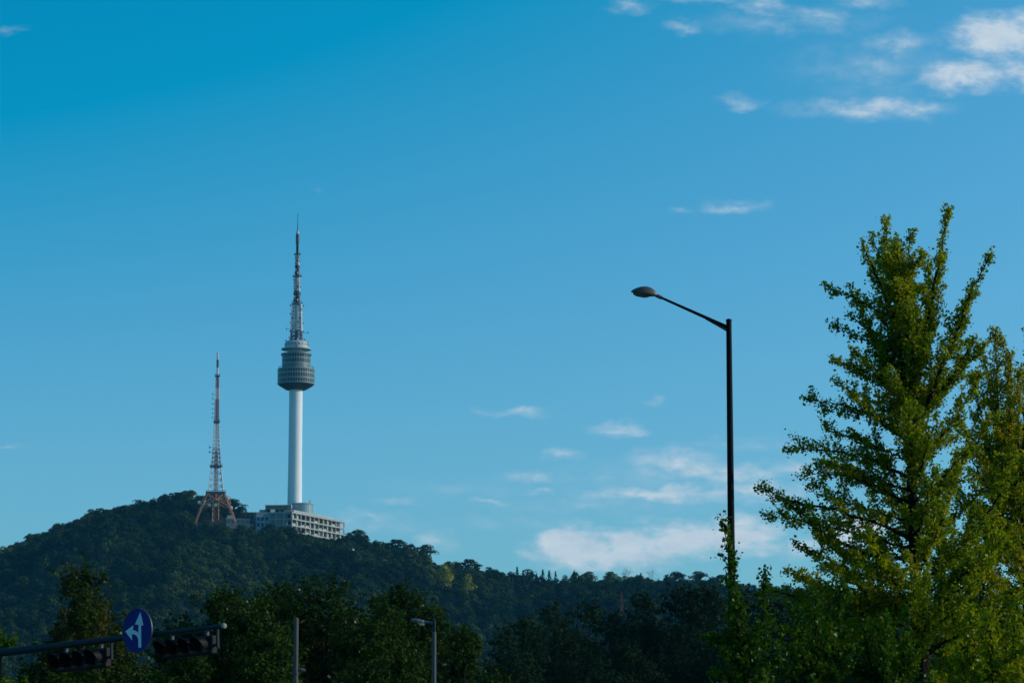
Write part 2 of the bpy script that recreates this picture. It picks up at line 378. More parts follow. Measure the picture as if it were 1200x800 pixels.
# ------------------------------------------------------------------ the observation tower
TD = 2465.0
base = at(345.3, 592, TD)
TX, TY = base[0], TD
TZ0 = base[2] - 22.0               # its foot is behind the plaza building
def hz(py, D=TD): return at(345, py, D)[2]
MPP = TD / F                        # metres per pixel there
tower = thing('observation_tower', (TX, TY, TZ0), 'tall white observation tower with round grey pod and banded antenna mast', 'tower')
def tz(py): return hz(py) - TZ0
m = MB(); m.lathe([(6.4, 0), (6.0, tz(592)), (5.6, tz(530)), (5.55, tz(455))], 48); m.build('shaft', MAT['white_conc'], tower, True)
R1 = 21.6 * MPP; R2 = 16.6 * MPP
m = MB(); m.lathe([(5.6, tz(457.2)), (8.5, tz(456.6)), (R1 - 1.6, tz(452.3)), (R1 - .3, tz(450.8))], 64, caps=False); m.build('soffit', MAT['pod_under'], tower, True)
pod = MB(); pod.lathe([(R1 - .3, tz(450.8)), (R1, tz(450.4)), (R1 + .1, tz(434)), (R1 - .25, tz(432.2)), (R2 + .1, tz(431.7)), (R2, tz(431)), (R2 + .1, tz(418.5)), (R2, tz(416)), (R2 - .8, tz(415))], 64, caps=False)
podo = pod.build('observation_pod', MAT['pod'], tower, True)
def ring(r0, r1, z0, z1, n=64):
    b = MB(); b.lathe([(r0, z0), (r1, z0), (r1, z1), (r0, z1), (r0, z0)], n, caps=False); return b
for (ry, hgt, R) in ((447.0, 2.5, R1), (441.0, 2.5, R1), (435.4, 2.2, R1), (423.5, 2.9, R2), (418.2, 2.2, R2)):
    nm = 44 if R == R1 else 34
    wbm = ring(R - .3, R + .16, tz(ry) - hgt / 2, tz(ry) + hgt / 2, nm * 4)
    wb = wbm.build('window_band', MAT['glass'], podo); wb.data.materials.append(MAT['pod_light'])
    wb.data.polygons.foreach_set('material_index', [1 if (q % (nm * 4)) % 4 == 0 else 0 for q in range(len(wb.data.polygons))])
for (ry, R) in ((449.6, R1), (444.2, R1), (438.2, R1), (433.0, R1), (426.5, R2), (420.7, R2)):
    ring(R - .2, R + .3, tz(ry) - .3, tz(ry) + .3).build('ledge', MAT['pod_light'], podo)
ring(R2 - 1, R2 + 1.1, tz(416.3), tz(414.6)).build('pod_roof_rim', MAT['pod'], tower)
m = MB(); m.lathe([(R2 - .8, tz(415)), (9.5, tz(414)), (8.5, tz(413.4))], 48, caps=False); m.build('pod_roof', MAT['pod_under'], tower, True)
# railing with people-height posts on the lower roof
m = MB()
for q in range(36):
    a = 2 * math.pi * q / 36; m.box(((R1 - .7) * math.cos(a), (R1 - .7) * math.sin(a), tz(432) + .7), (.18, .18, 1.5), a)
m.lathe([(R1 - .8, tz(432) + 1.3), (R1 - .6, tz(432) + 1.3), (R1 - .6, tz(432) + 1.5), (R1 - .8, tz(432) + 1.5), (R1 - .8, tz(432) + 1.3)], 48, caps=False)
m.build('railing', MAT['mast_dark'], tower)
m = MB(); m.lathe([(7.2, tz(414)), (7.0, tz(411)), (8.6, tz(410.2)), (12.6, tz(409.8)), (12.7, tz(408.6)), (9.8, tz(408.2)), (9.6, tz(401.4)), (8.4, tz(400.6)), (8.3, tz(400))], 48); m.build('upper_drum', MAT['pod_white'], tower, True)
for q in range(20):
    m = MB(); a = 2 * math.pi * q / 20; m.box((9.7 * math.cos(a), 9.7 * math.sin(a), tz(404.3)), (.3, .9, 1.2), a); m.build('vent', MAT['mast_dark'], tower)
rr = random.Random(4)
for q in range(16):
    a = rr.uniform(0, 6.28); zz = tz(rr.choice((407.4, 403, 400.2)))
    d = MB(); rad = rr.uniform(.6, 1.1); c = np.array((10.6 * math.cos(a), 10.6 * math.sin(a), zz)); dn = np.array((math.cos(a), math.sin(a), 0))
    d.tube([c - dn * .9, c - dn * .3, c, c + dn * .15], [.15, rad * .5, rad, rad * .95], 10); d.build('antenna_dish', MAT['mast_dark'] if q % 2 else MAT['mast_white'], tower, True)

def lattice(mb, w0, w1, z0, z1, bays, r, rb, cx=0, cy=0, n=4, rot=math.pi / 4):
    def ringp(w, z): return [np.array((cx + w / 2 * math.sqrt(2) * math.cos(rot + 2 * math.pi * q / n), cy + w / 2 * math.sqrt(2) * math.sin(rot + 2 * math.pi * q / n), z)) for q in range(n)]
    prev = ringp(w0, z0)
    for b in range(bays):
        t = (b + 1) / bays; cur = ringp(w0 + (w1 - w0) * t, z0 + (z1 - z0) * t)
        for q in range(n):
            mb.bar(prev[q], cur[q], r); mb.bar(prev[q], cur[(q + 1) % n], rb); mb.bar(prev[(q + 1) % n], cur[q], rb); mb.bar(cur[q], cur[(q + 1) % n], rb)
        prev = cur

def section(name, w0, w1, y0, y1, bays, mat, r=.3, rb=.16, core=None):
    b = MB(); lattice(b, w0, w1, tz(y0), tz(y1), bays, r, rb)
    if core: b.tube([(0, 0, tz(y0)), (0, 0, tz(y1))], core, 8)
    b.build(name, MAT[mat], tower)
def platform(y, w, mat='mast_dark'):
    b = MB(); b.box((0, 0, tz(y)), (w, w, .5), .3)
    lattice(b, w * .95, w, tz(y) + .2, tz(y) + 1.4, 1, .08, .05)
    b.build('platform', MAT[mat], tower)
section('mast_section', 9.6, 8.8, 401, 388, 3, 'mast_red', .38, .2, 1.2)
section('mast_section', 8.8, 8.2, 388, 372, 4, 'mast_white', .42, .24, 1.5)
section('mast_section', 8.2, 7.4, 372, 356.2, 4, 'mast_white', .42, .24, 1.5)
platform(355.6, 8.2)
section('mast_section', 4.2, 4.2, 355.5, 341.5, 4, 'mast_red', .38, .22, 1.0)
section('mast_section', 4.2, 4.0, 341.5, 324.2, 5, 'mast_white', .38, .22, 1.1)
platform(323.8, 6.6)
section('mast_section', 2.4, 2.4, 323.5, 311, 5, 'mast_red', .32, .2, .7)
section('mast_section', 2.4, 2.4, 311, 299, 5, 'mast_white', .32, .2, .7)
platform(298.4, 4.8)
section('mast_section', 1.7, 1.7, 298, 286, 5, 'mast_red', .26, .16, .5)
m = MB(); m.lathe([(.9, tz(286.2)), (1.5, tz(285.8)), (1.5, tz(275)), (1.0, tz(274.6))], 20); m.build('antenna_cylinder', MAT['mast_dark'], tower, True)
m = MB(); m.lathe([(.6, tz(274.6)), (1.35, tz(274.2)), (1.35, tz(272.6)), (.6, tz(272.4)), (.6, tz(271.6)), (1.1, tz(271.4)), (1.1, tz(270.2)), (.5, tz(270))], 20); m.build('antenna_collar', MAT['mast_white'], tower, True)
m = MB(); m.tube([(0, 0, tz(270)), (0, 0, tz(262)), (0, 0, tz(249.5))], [.42, .3, .16], 8); m.build('needle', MAT['mast_dark'], tower, True)
# panel antennas and arms hung on the mast
for (y0, y1, rr_, n, cnt) in ((398, 358, 5.6, 4, 9), (352, 328, 2.9, 4, 7), (320, 302, 1.9, 4, 6)):
    for i in range(cnt):
        y = y0 + (y1 - y0) * i / (cnt - 1)
        for q in range(n):
            a = q * math.pi / 2 + .3 + (i % 2) * .5
            tgt = MB()
            tgt.box((rr_ * math.cos(a), rr_ * math.sin(a), tz(y)), (.5, 1.1, 1.5), a)
            tgt.bar((0.5 * math.cos(a), 0.5 * math.sin(a), tz(y)), (rr_ * math.cos(a), rr_ * math.sin(a), tz(y)), .1)
            tgt.build('panel_antenna', MAT['mast_dark' if (i + q) % 3 else 'mast_white'], tower)
b = MB()
for (y, ln, a) in ((390, 9.5, .1), (386, 8.5, 3.2), (393, 7, 2.0), (393, 8, 5.2), (397, 8, .7), (397, 8, 3.9)):
    b.bar((0, 0, tz(y)), (ln * math.cos(a), ln * math.sin(a), tz(y) + .3), .14); b.box((ln * math.cos(a), ln * math.sin(a), tz(y) + .5), (.4, .4, 2.2))
b.build('antenna_arm', MAT['mast_dark'], tower)

# ------------------------------------------------------------------ the red and white lattice tower
LD = 2385.0
lb = at(252.3, 612, LD)
LZ0 = lb[2] - 2.0
lat = thing('lattice_tower', (lb[0], LD, LZ0), 'slender red and white steel lattice tower on four splayed legs coloured orange-lit', 'tower')
LP = LD / F
def lz(py): return at(252, py, LD)[2] - LZ0
LR = math.pi / 4 + .12
wt, wb_ = 26 * LP / 1.18, 53 * LP / 1.12
def corner(w, z, q): return np.array((w / 2 * math.sqrt(2) * math.cos(LR + q * math.pi / 2), w / 2 * math.sqrt(2) * math.sin(LR + q * math.pi / 2), z))
for q in range(4):
    b = MB(); A_, B_ = corner(wb_, 0, q), corner(wt * .9, lz(578), q)
    side = np.array((-math.sin(LR + q * math.pi / 2), math.cos(LR + q * math.pi / 2), 0)) * .8
    P = [A_, A_ * .62 + B_ * .38 + np.array((0, 0, 1.8)) * .6, B_]
    for sgn in (-1, 1): b.tube([p + side * sgn for p in P], .29, 6)
    for t in np.linspace(.05, .95, 9):
        p0 = np.array([np.interp(t, (0, .4, 1), [p[i] for p in P]) for i in range(3)])
        p1 = np.array([np.interp(min(1, t + .09), (0, .4, 1), [p[i] for p in P]) for i in range(3)])
        b.bar(p0 - side, p1 + side, .2); b.bar(p0 + side, p1 - side, .2)
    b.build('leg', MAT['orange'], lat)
b = MB()
for q in range(4):
    A_, B_ = corner(wb_ * .72, lz(595), q), corner(wb_ * .72, lz(595), q + 1)
    T0, T1 = corner(wt * .9, lz(579), q), corner(wt * .9, lz(579), q + 1)
    Mid = (T0 + T1) / 2; M2 = (A_ + B_) / 2 + np.array((0, 0, 5.5))
    for s_, e_ in ((A_, Mid), (B_, Mid), (T0, M2), (T1, M2), (A_, M2), (B_, M2), (M2, Mid), (T0, T1)): b.bar(s_, e_, .42, 5)
    b.bar((T0 * .5 + A_ * .5), (T1 * .5 + B_ * .5), .3, 5)
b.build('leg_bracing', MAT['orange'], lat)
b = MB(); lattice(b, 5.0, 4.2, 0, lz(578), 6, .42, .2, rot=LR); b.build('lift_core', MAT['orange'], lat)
def lplat(py, w, th=.8):
    b = MB(); b.box((0, 0, lz(py)), (w, w, th), LR - math.pi / 4); lattice(b, w, w, lz(py) + th / 2, lz(py) + th / 2 + 1.2, 1, .1, .07, rot=LR); b.build('platform', MAT['mast_dark'] if w < 16 else MAT['lat_red'], lat)
lplat(577.4, 26 * LP / 1.15, 1.0)
def lsec(w0, w1, y0, y1, bays, mat, core=.0):
    b = MB(); lattice(b, w0 * LP / 1.1, w1 * LP / 1.1, lz(y0), lz(y1), bays, .3, .15, rot=LR)
    if core: b.tube([(0, 0, lz(y0)), (0, 0, lz(y1))], core, 6)
    b.build('lattice_section', MAT[mat], lat)
lsec(19.5, 15.5, 577, 561.5, 2, 'lat_white', .5); lsec(15.5, 12.2, 561.5, 547, 2, 'lat_white', .5)
b = MB(); lattice(b, 2.6, 2.4, lz(577), lz(530), 10, .2, .12, rot=LR); b.build('lift_core', MAT['lat_red'], lat)
lplat(546.4, 16.5 * LP / 1.15)
lsec(11.5, 8.6, 546, 526, 4, 'lat_red', .45); lsec(8.6, 7.4, 526, 512, 3, 'lat_white', .45); lsec(7.4, 6.4, 512, 495.5, 4, 'lat_white', .5)
lplat(494.6, 8.6 * LP / 1.15)
lsec(5.6, 4.6, 494, 468, 8, 'lat_red', .5); lsec(4.6, 4.0, 468, 455, 4, 'lat_white', .45); lsec(4.0, 3.6, 455, 441, 4, 'lat_red', .45)
lplat(440.6, 6.6 * LP / 1.15)
m = MB(); m.tube([(0, 0, lz(440.5)), (0, 0, lz(439))], [.5, .75], 10); m.lathe([(.75, lz(439)), (.75, lz(430.5))], 12); m.build('antenna_pole', MAT['lat_white'], lat)
m = MB(); m.lathe([(.95, lz(430.5)), (.95, lz(421.5))], 12); m.build('antenna_cylinder', MAT['mast_dark'], lat)
m = MB(); m.lathe([(.75, lz(421.5)), (.7, lz(413.2)), (.15, lz(412.6))], 12); m.build('antenna_pole', MAT['lat_white'], lat)
b = MB()
for y in (462, 467, 473, 479, 484, 489): b.bar((0, 0, lz(y)), (-3.6, -.5, lz(y)), .12); b.box((-3.6, -.5, lz(y)), (.5, .5, 1.4))
for y in (524, 529.5): b.bar((0, 0, lz(y)), (-5.4, -.8, lz(y)), .14); b.box((-5.4, -.8, lz(y)), (.7, .7, 1.6))
b.build('antenna_arm', MAT['mast_dark'], lat)
for (px, py, rad) in ((233.6, 588.4, 1.35), (239.2, 587.0, 1.45), (245.2, 591.2, 1.35), (252.9, 591.3, 1.4), (270.6, 594.6, 1.4), (267.5, 583.5, 1.0)):
    p = at(px, py, LD - 7.5) - np.array((lb[0], LD, LZ0)); d = MB(); dn = np.array((.25, -.95, .02))
    d.tube([p - dn * 1.2, p - dn * .5, p, p + dn * .35, p + dn * .4], [.25, rad * .6, rad, rad, rad * .9], 18); d.bar(p - dn * 1.1, p - dn * 4 + np.array((0, 0, -.6)), .2)
    d.build('dish', MAT['dish'], lat, True)

# ------------------------------------------------------------------ buildings on the hilltop
PD = 2372.0
pc = at(342.5, 599, PD)
ca = np.array((.38, .925)); cb = np.array((-.925, .38))       # along the sunlit long front, and along the shaded short front
pz_top = pc[2]
PH = 27.0
plaza = thing('plaza_building', (pc[0], PD, pz_top - PH), 'pale concrete framed building of open balconies at the foot of the white tower', 'building')
rz = math.atan2(ca[1], ca[0])
LONG, SHORT, NF, FH = 97.0, 30.0, 5, 5.2
def P2(a, b): return np.array((ca[0] * a + cb[0] * b, ca[1] * a + cb[1] * b))
core = MB(); c2 = P2(LONG / 2, SHORT / 2 + 1.5); core.box((c2[0], c2[1], PH / 2 - .6), (LONG - 1.6, SHORT - 7, PH - 1.3), rz); core.build('wall', MAT['infill'], plaza)
sl = MB()
for f in range(NF + 1):
    z = PH - f * FH
    c2 = P2(LONG / 2, SHORT / 2); sl.box((c2[0], c2[1], z - .55), (LONG, SHORT, 1.0 if f else 1.2), rz)
slab = sl.build('floor_slab', MAT['frame_conc'], plaza)
for f in range(NF):
    z = PH - f * FH - .75
    for i in range(13):
        c2 = P2(.45 + i * (LONG - .9) / 12, .45); cm = MB(); cm.box((c2[0], c2[1], z - FH / 2), (.75, .75, FH - .5), rz); cm.build('column', MAT['frame_conc'], plaza)
    for i in range(1, 5):
        c2 = P2(.45, .45 + i * (SHORT - .9) / 4); cm = MB(); cm.box((c2[0], c2[1], z - FH / 2), (.75, .75, FH - .5), rz); cm.build('column', MAT['frame_conc'], plaza)
rr = random.Random(11)
for f in range(NF):
    z = PH - f * FH - 1.1
    for i in range(12):
        step = (LONG - .9) / 12; a0 = .45 + i * step
        kind = rr.random()
        if rr.random() < .6:
            c2 = P2(a0 + step * rr.uniform(.3, .7), 2.2); b = MB(); b.box((c2[0], c2[1], z - FH / 2), (step * rr.uniform(.3, .7), .3, FH - 1.2), rz); b.build('bay_infill', MAT[rr.choice(('brown', 'brown', 'infill', 'pod', 'white_wall', 'mast_dark'))], plaza)
        if kind < .38:
            c2 = P2(a0 + step / 2, .9); b = MB(); b.box((c2[0], c2[1], z - FH + .9 + .85), (step - 1.1, .25, 1.5), rz); b.build('balcony_panel', MAT['white_wall' if rr.random() < .6 else 'frame_conc'], plaza)
        elif kind < .62:
            c2 = P2(a0 + step * .3, 1.6); b = MB(); b.box((c2[0], c2[1], z - FH / 2), (step * .42, .3, FH - 1.3), rz); b.build('balcony_panel', MAT['white_wall'], plaza)
        c2 = P2(a0 + step / 2, 5.0 - .1); b = MB(); b.box((c2[0], c2[1], z - FH / 2), (step * .62, .2, FH * .55), rz); b.build('window', MAT['glass'], plaza)
    for i in range(4):
        step = (SHORT - .9) / 4; c2 = P2(3.4, .45 + (i + .5) * step); b = MB(); b.box((c2[0], c2[1], z - FH / 2), (.2, step * .8, FH * .6), rz); b.build('window', MAT['bluegrey'] if i % 2 else MAT['glass'], plaza)
c2 = P2(40, 7.5); b = MB(); b.box((c2[0], c2[1], PH + 1.1), (62, 9, 2.2), rz); b.build('setback_storey', MAT['frame_conc'], plaza)
rl = MB()
for i in range(28):
    c2 = P2(.4 + i * (LONG - .8) / 27, .4); rl.box((c2[0], c2[1], PH + .6), (.12, .12, 1.2), rz)
c2 = P2(LONG / 2, .4); rl.box((c2[0], c2[1], PH + 1.2), (LONG, .12, .12), rz)
rl.build('roof_railing', MAT['mast_white'], plaza)
for (a, w) in ((14, 8), (38, 10), (60, 7), (82, 12)):
    c2 = P2(a, 9); b = MB(); b.box((c2[0], c2[1], PH + 1.2), (w, 6, 2.4), rz); b.build('roof_unit', MAT['infill' if w % 2 else 'white_wall'], plaza)
# the wing behind, upper brown block and round glass pavilion (each a building of its own)
def px_box(name, label, px0, px1, py0, py1, D, depth, mat, rz=0.0, roof=None, parent_parts=()):
    A_, B_ = at(px0, py1, D), at(px1, py0, D)
    w = B_[0] - A_[0]; h = B_[2] - A_[2]
    o = thing(name, ((A_[0] + B_[0]) / 2, D, A_[2]), label, 'building')
    b = MB(); b.box((0, depth / 2, h / 2), (w, depth, h)); b.build('wall', MAT[mat], o)
    b = MB(); b.box((0, depth / 2, h + .25), (w + .8, depth + .8, .5)); b.build('roof', MAT[roof or 'frame_conc'], o)
    o.rotation_euler = (0, 0, rz)
    return o, w, h, depth
o, w, h, dp = px_box('brown_building', 'brown flat-roofed block behind the framed building, left of the white shaft', 310.5, 338.5, 592, 612, 2412, 16, 'brown', -.12, 'mast_white')
for i in range(3):
    b = MB(); b.box((-w / 2 + w * (i + .6) / 3.4, -.06, h * .68), (w * .2, .2, h * .16)); b.build('window', MAT['glass'], o)
for q in range(4):
    b = MB(); b.box((w * .5 + 1.2, -1.5, h * (.55 + .15 * q)), (3.2, 3.0, .9)); b.build('stair_landing', MAT['white_wall'], o)
b = MB(); b.box((w * .5 + 1.2, -1.0, h * .5), (2.2, 1.4, h * 1.0)); b.build('stair_tower', MAT['mast_dark'], o)
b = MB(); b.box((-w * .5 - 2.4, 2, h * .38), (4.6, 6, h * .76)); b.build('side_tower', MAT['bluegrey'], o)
b = MB(); b.tube([(-w * .1, 6, h), (-w * .1, 6, h + 5)], .25, 6); b.build('roof_pole', MAT['mast_white'], o)
o, w, h, dp = px_box('blue_grey_building', 'low blue-grey building, shade put into its wall colour, beside the pale framed building', 300, 325, 601.5, 622, 2380, 12, 'bluegrey', .25)  # wall colour carries the blue of a shaded side
for i in range(5):
    for j in range(2):
        b = MB(); b.box((-w / 2 + w * (i + .5) / 5, -.08, h * (.35 + .35 * j)), (w * .12, .2, h * .2)); b.build('window', MAT['glass'], o)
b = MB(); b.box((w * .28, -.3, h * .85), (w * .22, .6, h * .8)); b.build('wall_panel', MAT['pav_glass'], o)
o, w, h, dp = px_box('brick_building', 'low red-brown brick building among the trees between the two towers', 283, 303, 600.5, 612, 2405, 12, 'brick')
for i in range(4):
    b = MB(); b.box((-w / 2 + w * (i + .5) / 4, -.08, h * .55), (w * .12, .2, h * .3)); b.build('window', MAT['glass'], o)
o, w, h, dp = px_box('transmitter_building', 'small white flat-roofed building under the legs of the lattice tower', 265, 292.5, 608, 619, 2378, 10, 'infill', .12)
for i in range(5):
    b = MB(); b.box((-w / 2 + w * (i + .5) / 5, -.08, h * .72), (w * .11, .2, h * .12)); b.build('window', MAT['mast_dark'], o)
b = MB(); b.box((-w * .3, 4, h + 1.8), (6, 5, 2.6)); b.build('roof_unit', MAT['frame_conc'], o)
pvp = at(354.5, 602, 2434)
pv = thing('round_pavilion', (pvp[0], 2434, pz_top), 'round pale green glass pavilion around the foot of the white tower shaft', 'building')
PR = 12.0 * 2434 / F; ph = at(354, 591, 2434)[2] - pz_top
m = MB(); m.lathe([(PR, 0), (PR, ph)], 40); m.build('glazing', MAT['pav_glass'], pv, True)
m = MB(); m.lathe([(PR + .6, ph), (PR + .7, ph + .7), (PR - 1, ph + .9)], 40); m.build('roof', MAT['frame_conc'], pv, True)
m = MB()
for q in range(30):
    a = 2 * math.pi * q / 30; m.box(((PR + .1) * math.cos(a), (PR + .1) * math.sin(a), ph / 2), (.25, .25, ph), a)
m.build('glazing_frame', MAT['mast_white'], pv)
m = MB()
for a, hh in ((-.5, 4), (-.3, 3), (-2.6, 3)): m.bar((PR * .8 * math.cos(a), PR * .8 * math.sin(a), ph), (PR * .8 * math.cos(a), PR * .8 * math.sin(a), ph + hh), .18)
m.build('roof_pole', MAT['mast_dark'], pv)
hp = at(412.5, 645, 2250)
hut = thing('white_hut', (hp[0], 2250, hp[2] - 3), 'small white-roofed hut among the trees below the right end of the framed building', 'building')
b = MB(); b.box((0, 0, 1.6), (4, 4, 3.2)); b.build('wall', MAT['white_wall'], hut)
b = MB(); b.add([(-2.6, -2.4, 3.1), (2.6, -2.4, 3.1), (2.6, 2.4, 3.1), (-2.6, 2.4, 3.1), (-1.0, 0, 4.6), (1.0, 0, 4.6)], [(0, 1, 5, 4), (1, 2, 5), (2, 3, 4, 5), (3, 0, 4), (3, 2, 1, 0)]); b.build('roof', MAT['dish'], hut)

# the thin red mast on the lower slope and the pale post beside it
rp = at(728.5, 722, 1500); rt = at(728.5, 693.5, 1500)
rm = thing('red_mast', (rp[0], 1500, rp[2]), 'thin dark red lattice mast rising from the woods below the saddle', 'mast')
hh = rt[2] - rp[2]
b = MB(); lattice(b, 1.0, .6, 0, hh * .9, 9, .1, .06); b.build('lattice', MAT['red_mast'], rm)
b = MB(); b.tube([(0, 0, 0), (0, 0, hh * .9), (0, 0, hh)], [.22, .18, .05], 6); b.build('pole', MAT['red_mast'], rm)
b = MB(); b.box((0, 0, hh * .55), (2.2, 2.2, .35)); b.box((0, 0, hh * .82), (1.8, 1.8, .3)); b.build('platform', MAT['mast_dark'], rm)
pp = at(733.2, 724, 1495)
po = thing('pale_post', (pp[0], 1495, pp[2]), 'short pale grey post in the woods beside the red mast', 'post')
b = MB(); b.tube([(0, 0, 0), (0, 0, 5.2)], [.32, .26], 8); b.build('pole', MAT['galv'], po); b = MB(); b.box((.3, 0, 4.8), (.9, .3, .5)); b.build('bracket', MAT['galv'], po)

# ------------------------------------------------------------------ foliage builders
def leaf_quads(C, Nrm, size, rng, aspect=1.0, roll=None):
    C = np.asarray(C); n = len(C)
    Nrm = Nrm / (np.linalg.norm(Nrm, axis=1)[:, None] + 1e-9)
    h = rng.normal(size=(n, 3)); U = np.cross(Nrm, h); U /= np.linalg.norm(U, axis=1)[:, None] + 1e-9
    V = np.cross(Nrm, U)
    s = (np.asarray(size) * .5).reshape(-1, 1) if np.ndim(size) else size * .5
    k1, k2 = .55, 1.0
    return np.stack([C - V * s * aspect, C + U * s * k2 + V * s * .25, C + V * s * aspect, C - U * s * k2 + V * s * .1], 1)

def lobes_crown(rng, R, H, nl, nq, qs, base_frac=.04, out=1.5, shell=.7):
    """far crown: nq leaf-clump quads spread over nl overlapping lobes; returns quads with the tree's foot at the origin"""
    zc0 = H * base_frac
    L_, Rl = [], []
    for i in range(nl):
        a = rng.uniform(0, 2 * np.pi); t = (i + .5) / nl
        rad = R * .62 * np.sqrt(rng.uniform(.05, 1)) * (1 - .55 * t)
        z = zc0 + (H - zc0) * (.16 + .62 * t)
        L_.append((rad * np.cos(a), rad * np.sin(a), z)); Rl.append(R * rng.uniform(.42, .64) * (1.1 - .35 * t))
    L_ = np.array(L_); Rl = np.array(Rl)
    w = Rl ** 2; w /= w.sum(); idx = rng.choice(nl, nq, p=w)
    d = rng.normal(size=(nq, 3)); d[:, 2] = np.where(d[:, 2] < -.3, -d[:, 2], d[:, 2]); d /= np.linalg.norm(d, axis=1)[:, None]
    rad = Rl[idx] * (shell + (1 - shell) * rng.uniform(0, 1, nq) ** .5) * rng.uniform(.85, 1.12, nq)
    C = L_[idx] + d * rad[:, None] * np.array((1, 1, .82))
    Nn = d * out + np.array((0, 0, .35)) + rng.normal(size=(nq, 3)) * .45
    return leaf_quads(C, Nn, qs * rng.uniform(.6, 1.35, nq), rng)

def far_tree_proto(name, kind, rng, mat, label, cat='tree', H=11.0, R=5.0, nq=420, qs=1.0, nl=9):
    o = thing(name, (0, 0, -500), label, cat)
    if kind == 'round': Q = lobes_crown(rng, R, H, nl, nq, qs)
    elif kind == 'open': Q = lobes_crown(rng, R, H, nl, nq, qs, .3, 1.2, .8)
    elif kind == 'cone':
        t = rng.uniform(0, 1, nq) ** .8; a = rng.uniform(0, 6.283, nq); lay = np.clip((np.floor(t * 11) + rng.uniform(0, .8, nq)) / 11, 0, 1)
        rr_ = R * (1 - lay) * rng.uniform(.3, 1.05, nq) * (.8 + .3 * np.sin(a * 3 + lay * 20))
        C = np.stack([rr_ * np.cos(a), rr_ * np.sin(a), H * (.16 + .84 * lay) - rr_ * .22], 1)
        Q = leaf_quads(C, np.stack([np.cos(a), np.sin(a), 1.2 + 0 * a], 1) + rng.normal(size=(nq, 3)) * .4, qs * rng.uniform(.6, 1.2, nq), rng)
    tr = MB(); tr.tube([(0, 0, -2.5), (.1, 0, H * .4), (-.1, .1, H * .8)], [.32, .22, .08], 6)
    if kind != 'cone':
        for i in range(6):
            a = i * 1.05; tr.tube([(0, 0, H * (.22 + .05 * i)), (R * .55 * math.cos(a), R * .55 * math.sin(a), H * (.5 + .06 * i))], [.14, .05], 4)
    tr.build('trunk', MAT['bark_far'], o)
    quads_object('crown', Q, mat, o)
    return o, Q

def bare_proto(name, rng, label, H=12, R=5):
    o = thing(name, (0, 0, -500), label, 'tree')
    tr = MB()
    def grow(p, d, ln, r, lev):
        q = p + d * ln; tr.tube([p, (p + q) / 2 + rng.normal(size=3) * ln * .05, q], [r, r * .8, r * .6], 4)
        if lev == 0: return
        for _ in range(3 if lev > 1 else 4):
            nd = d + rng.normal(size=3) * .55; nd[2] += .15; nd /= np.linalg.norm(nd); grow(q if _ else p + d * ln * .7, nd, ln * .68, r * .55, lev - 1)
    grow(np.array((0, 0, -1.)), np.array((0, 0, 1.)), H * .38, .35, 4)
    tr.build('trunk', MAT['bark_pale'], o)
    C = rng.normal(size=(120, 3)) * np.array((R * .45, R * .45, H * .16)) + np.array((0, 0, H * .72))
    quads_object('crown', leaf_quads(C, rng.normal(size=(120, 3)), .35, rng), MAT['wood'], o)
    return o

# ------------------------------------------------------------------ trees on the hill
rngH = np.random.default_rng(21)
protos, protoQ = [], []
GH = 'trees standing out in the wood on the hill'
for i in range(6):
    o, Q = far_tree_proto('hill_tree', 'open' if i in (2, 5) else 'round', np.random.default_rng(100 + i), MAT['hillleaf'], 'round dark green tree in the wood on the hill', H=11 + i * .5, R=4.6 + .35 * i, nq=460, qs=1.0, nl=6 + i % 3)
    o['group'] = GH; protos.append(o); protoQ.append(Q)
used = [False] * len(protos)
LIMIT = [(205, 560), (221, 560), (223, 612), (262, 612), (263, 614), (292, 614), (297, 613), (340, 615), (343, 618), (358, 625), (371, 631.5), (404, 631), (408, 560), (411, 560), (411.5, 646), (415, 646), (415.5, 560)]
def limit_py(px, D):
    lim = interp(SKY_TOP, px) + (rngH.uniform(-3.5, 1.5) if rngH.uniform() < .16 else rngH.uniform(2.5, 9))
    if 405 < px < 900: lim += 4
    if D < 2374 + max(0, px - 342) * 1.5 and 221 < px < 406: lim = max(lim, interp(LIMIT, px) + (rngH.uniform(-3, 3) if px > 345 else rngH.uniform(-1, 1.5)))
    if D < 2250 and 409 < px < 416: lim = max(lim, 645)
    return lim

cand = []
for D in np.arange(1500, 2525, 9.6):
    for px in np.arange(-110, 1330, 9.6 / D * F):
        D_ = D + rngH.uniform(-6, 6); px_ = px + rngH.uniform(-7, 7)
        cand.append((px_, D_))
def near_building(x, y):
    if math.hypot(x - TX, y - TY) < 22: return True
    if math.hypot(x - lb[0], y - LD) < 20: return True
    q = np.array((x - pc[0], y - PD)); a, b = q @ ca, q @ cb
    if -3 < a < LONG + 3 and -3.5 < b < SHORT + 30: return True
    if 2370 < y < 2420 and 262 < 600 + F * x / y < 345: return True
    return False
TREES = []   # x, y, z, scale, rot, proto, px, top py
for (px_, D_) in cand:
    x = (px_ - 600) / F * D_; y = D_
    if near_building(x, y): continue
    z = float(hill_h(x, y)); pi_ = int(rngH.integers(0, len(protos))); H0 = 11 + pi_ * .5
    s = rngH.uniform(.75, 1.15) if rngH.uniform() < .65 else rngH.uniform(1.1, 1.5)
    tp = to_pix(np.array((x, y, z + H0 * s)))[1]; lim = limit_py(px_, D_)
    if tp < lim:
        hgt = at(px_, lim, D_)[2] - z
        s = hgt / H0
        if s < .18: continue
    tp = to_pix(np.array((x, y, z + H0 * s)))[1]
    if tp > 778: continue
    if px_ > 900 and tp > 740: continue
    TREES.append((x, y, z, s, rngH.uniform(0, 6.28), pi_, px_, tp))
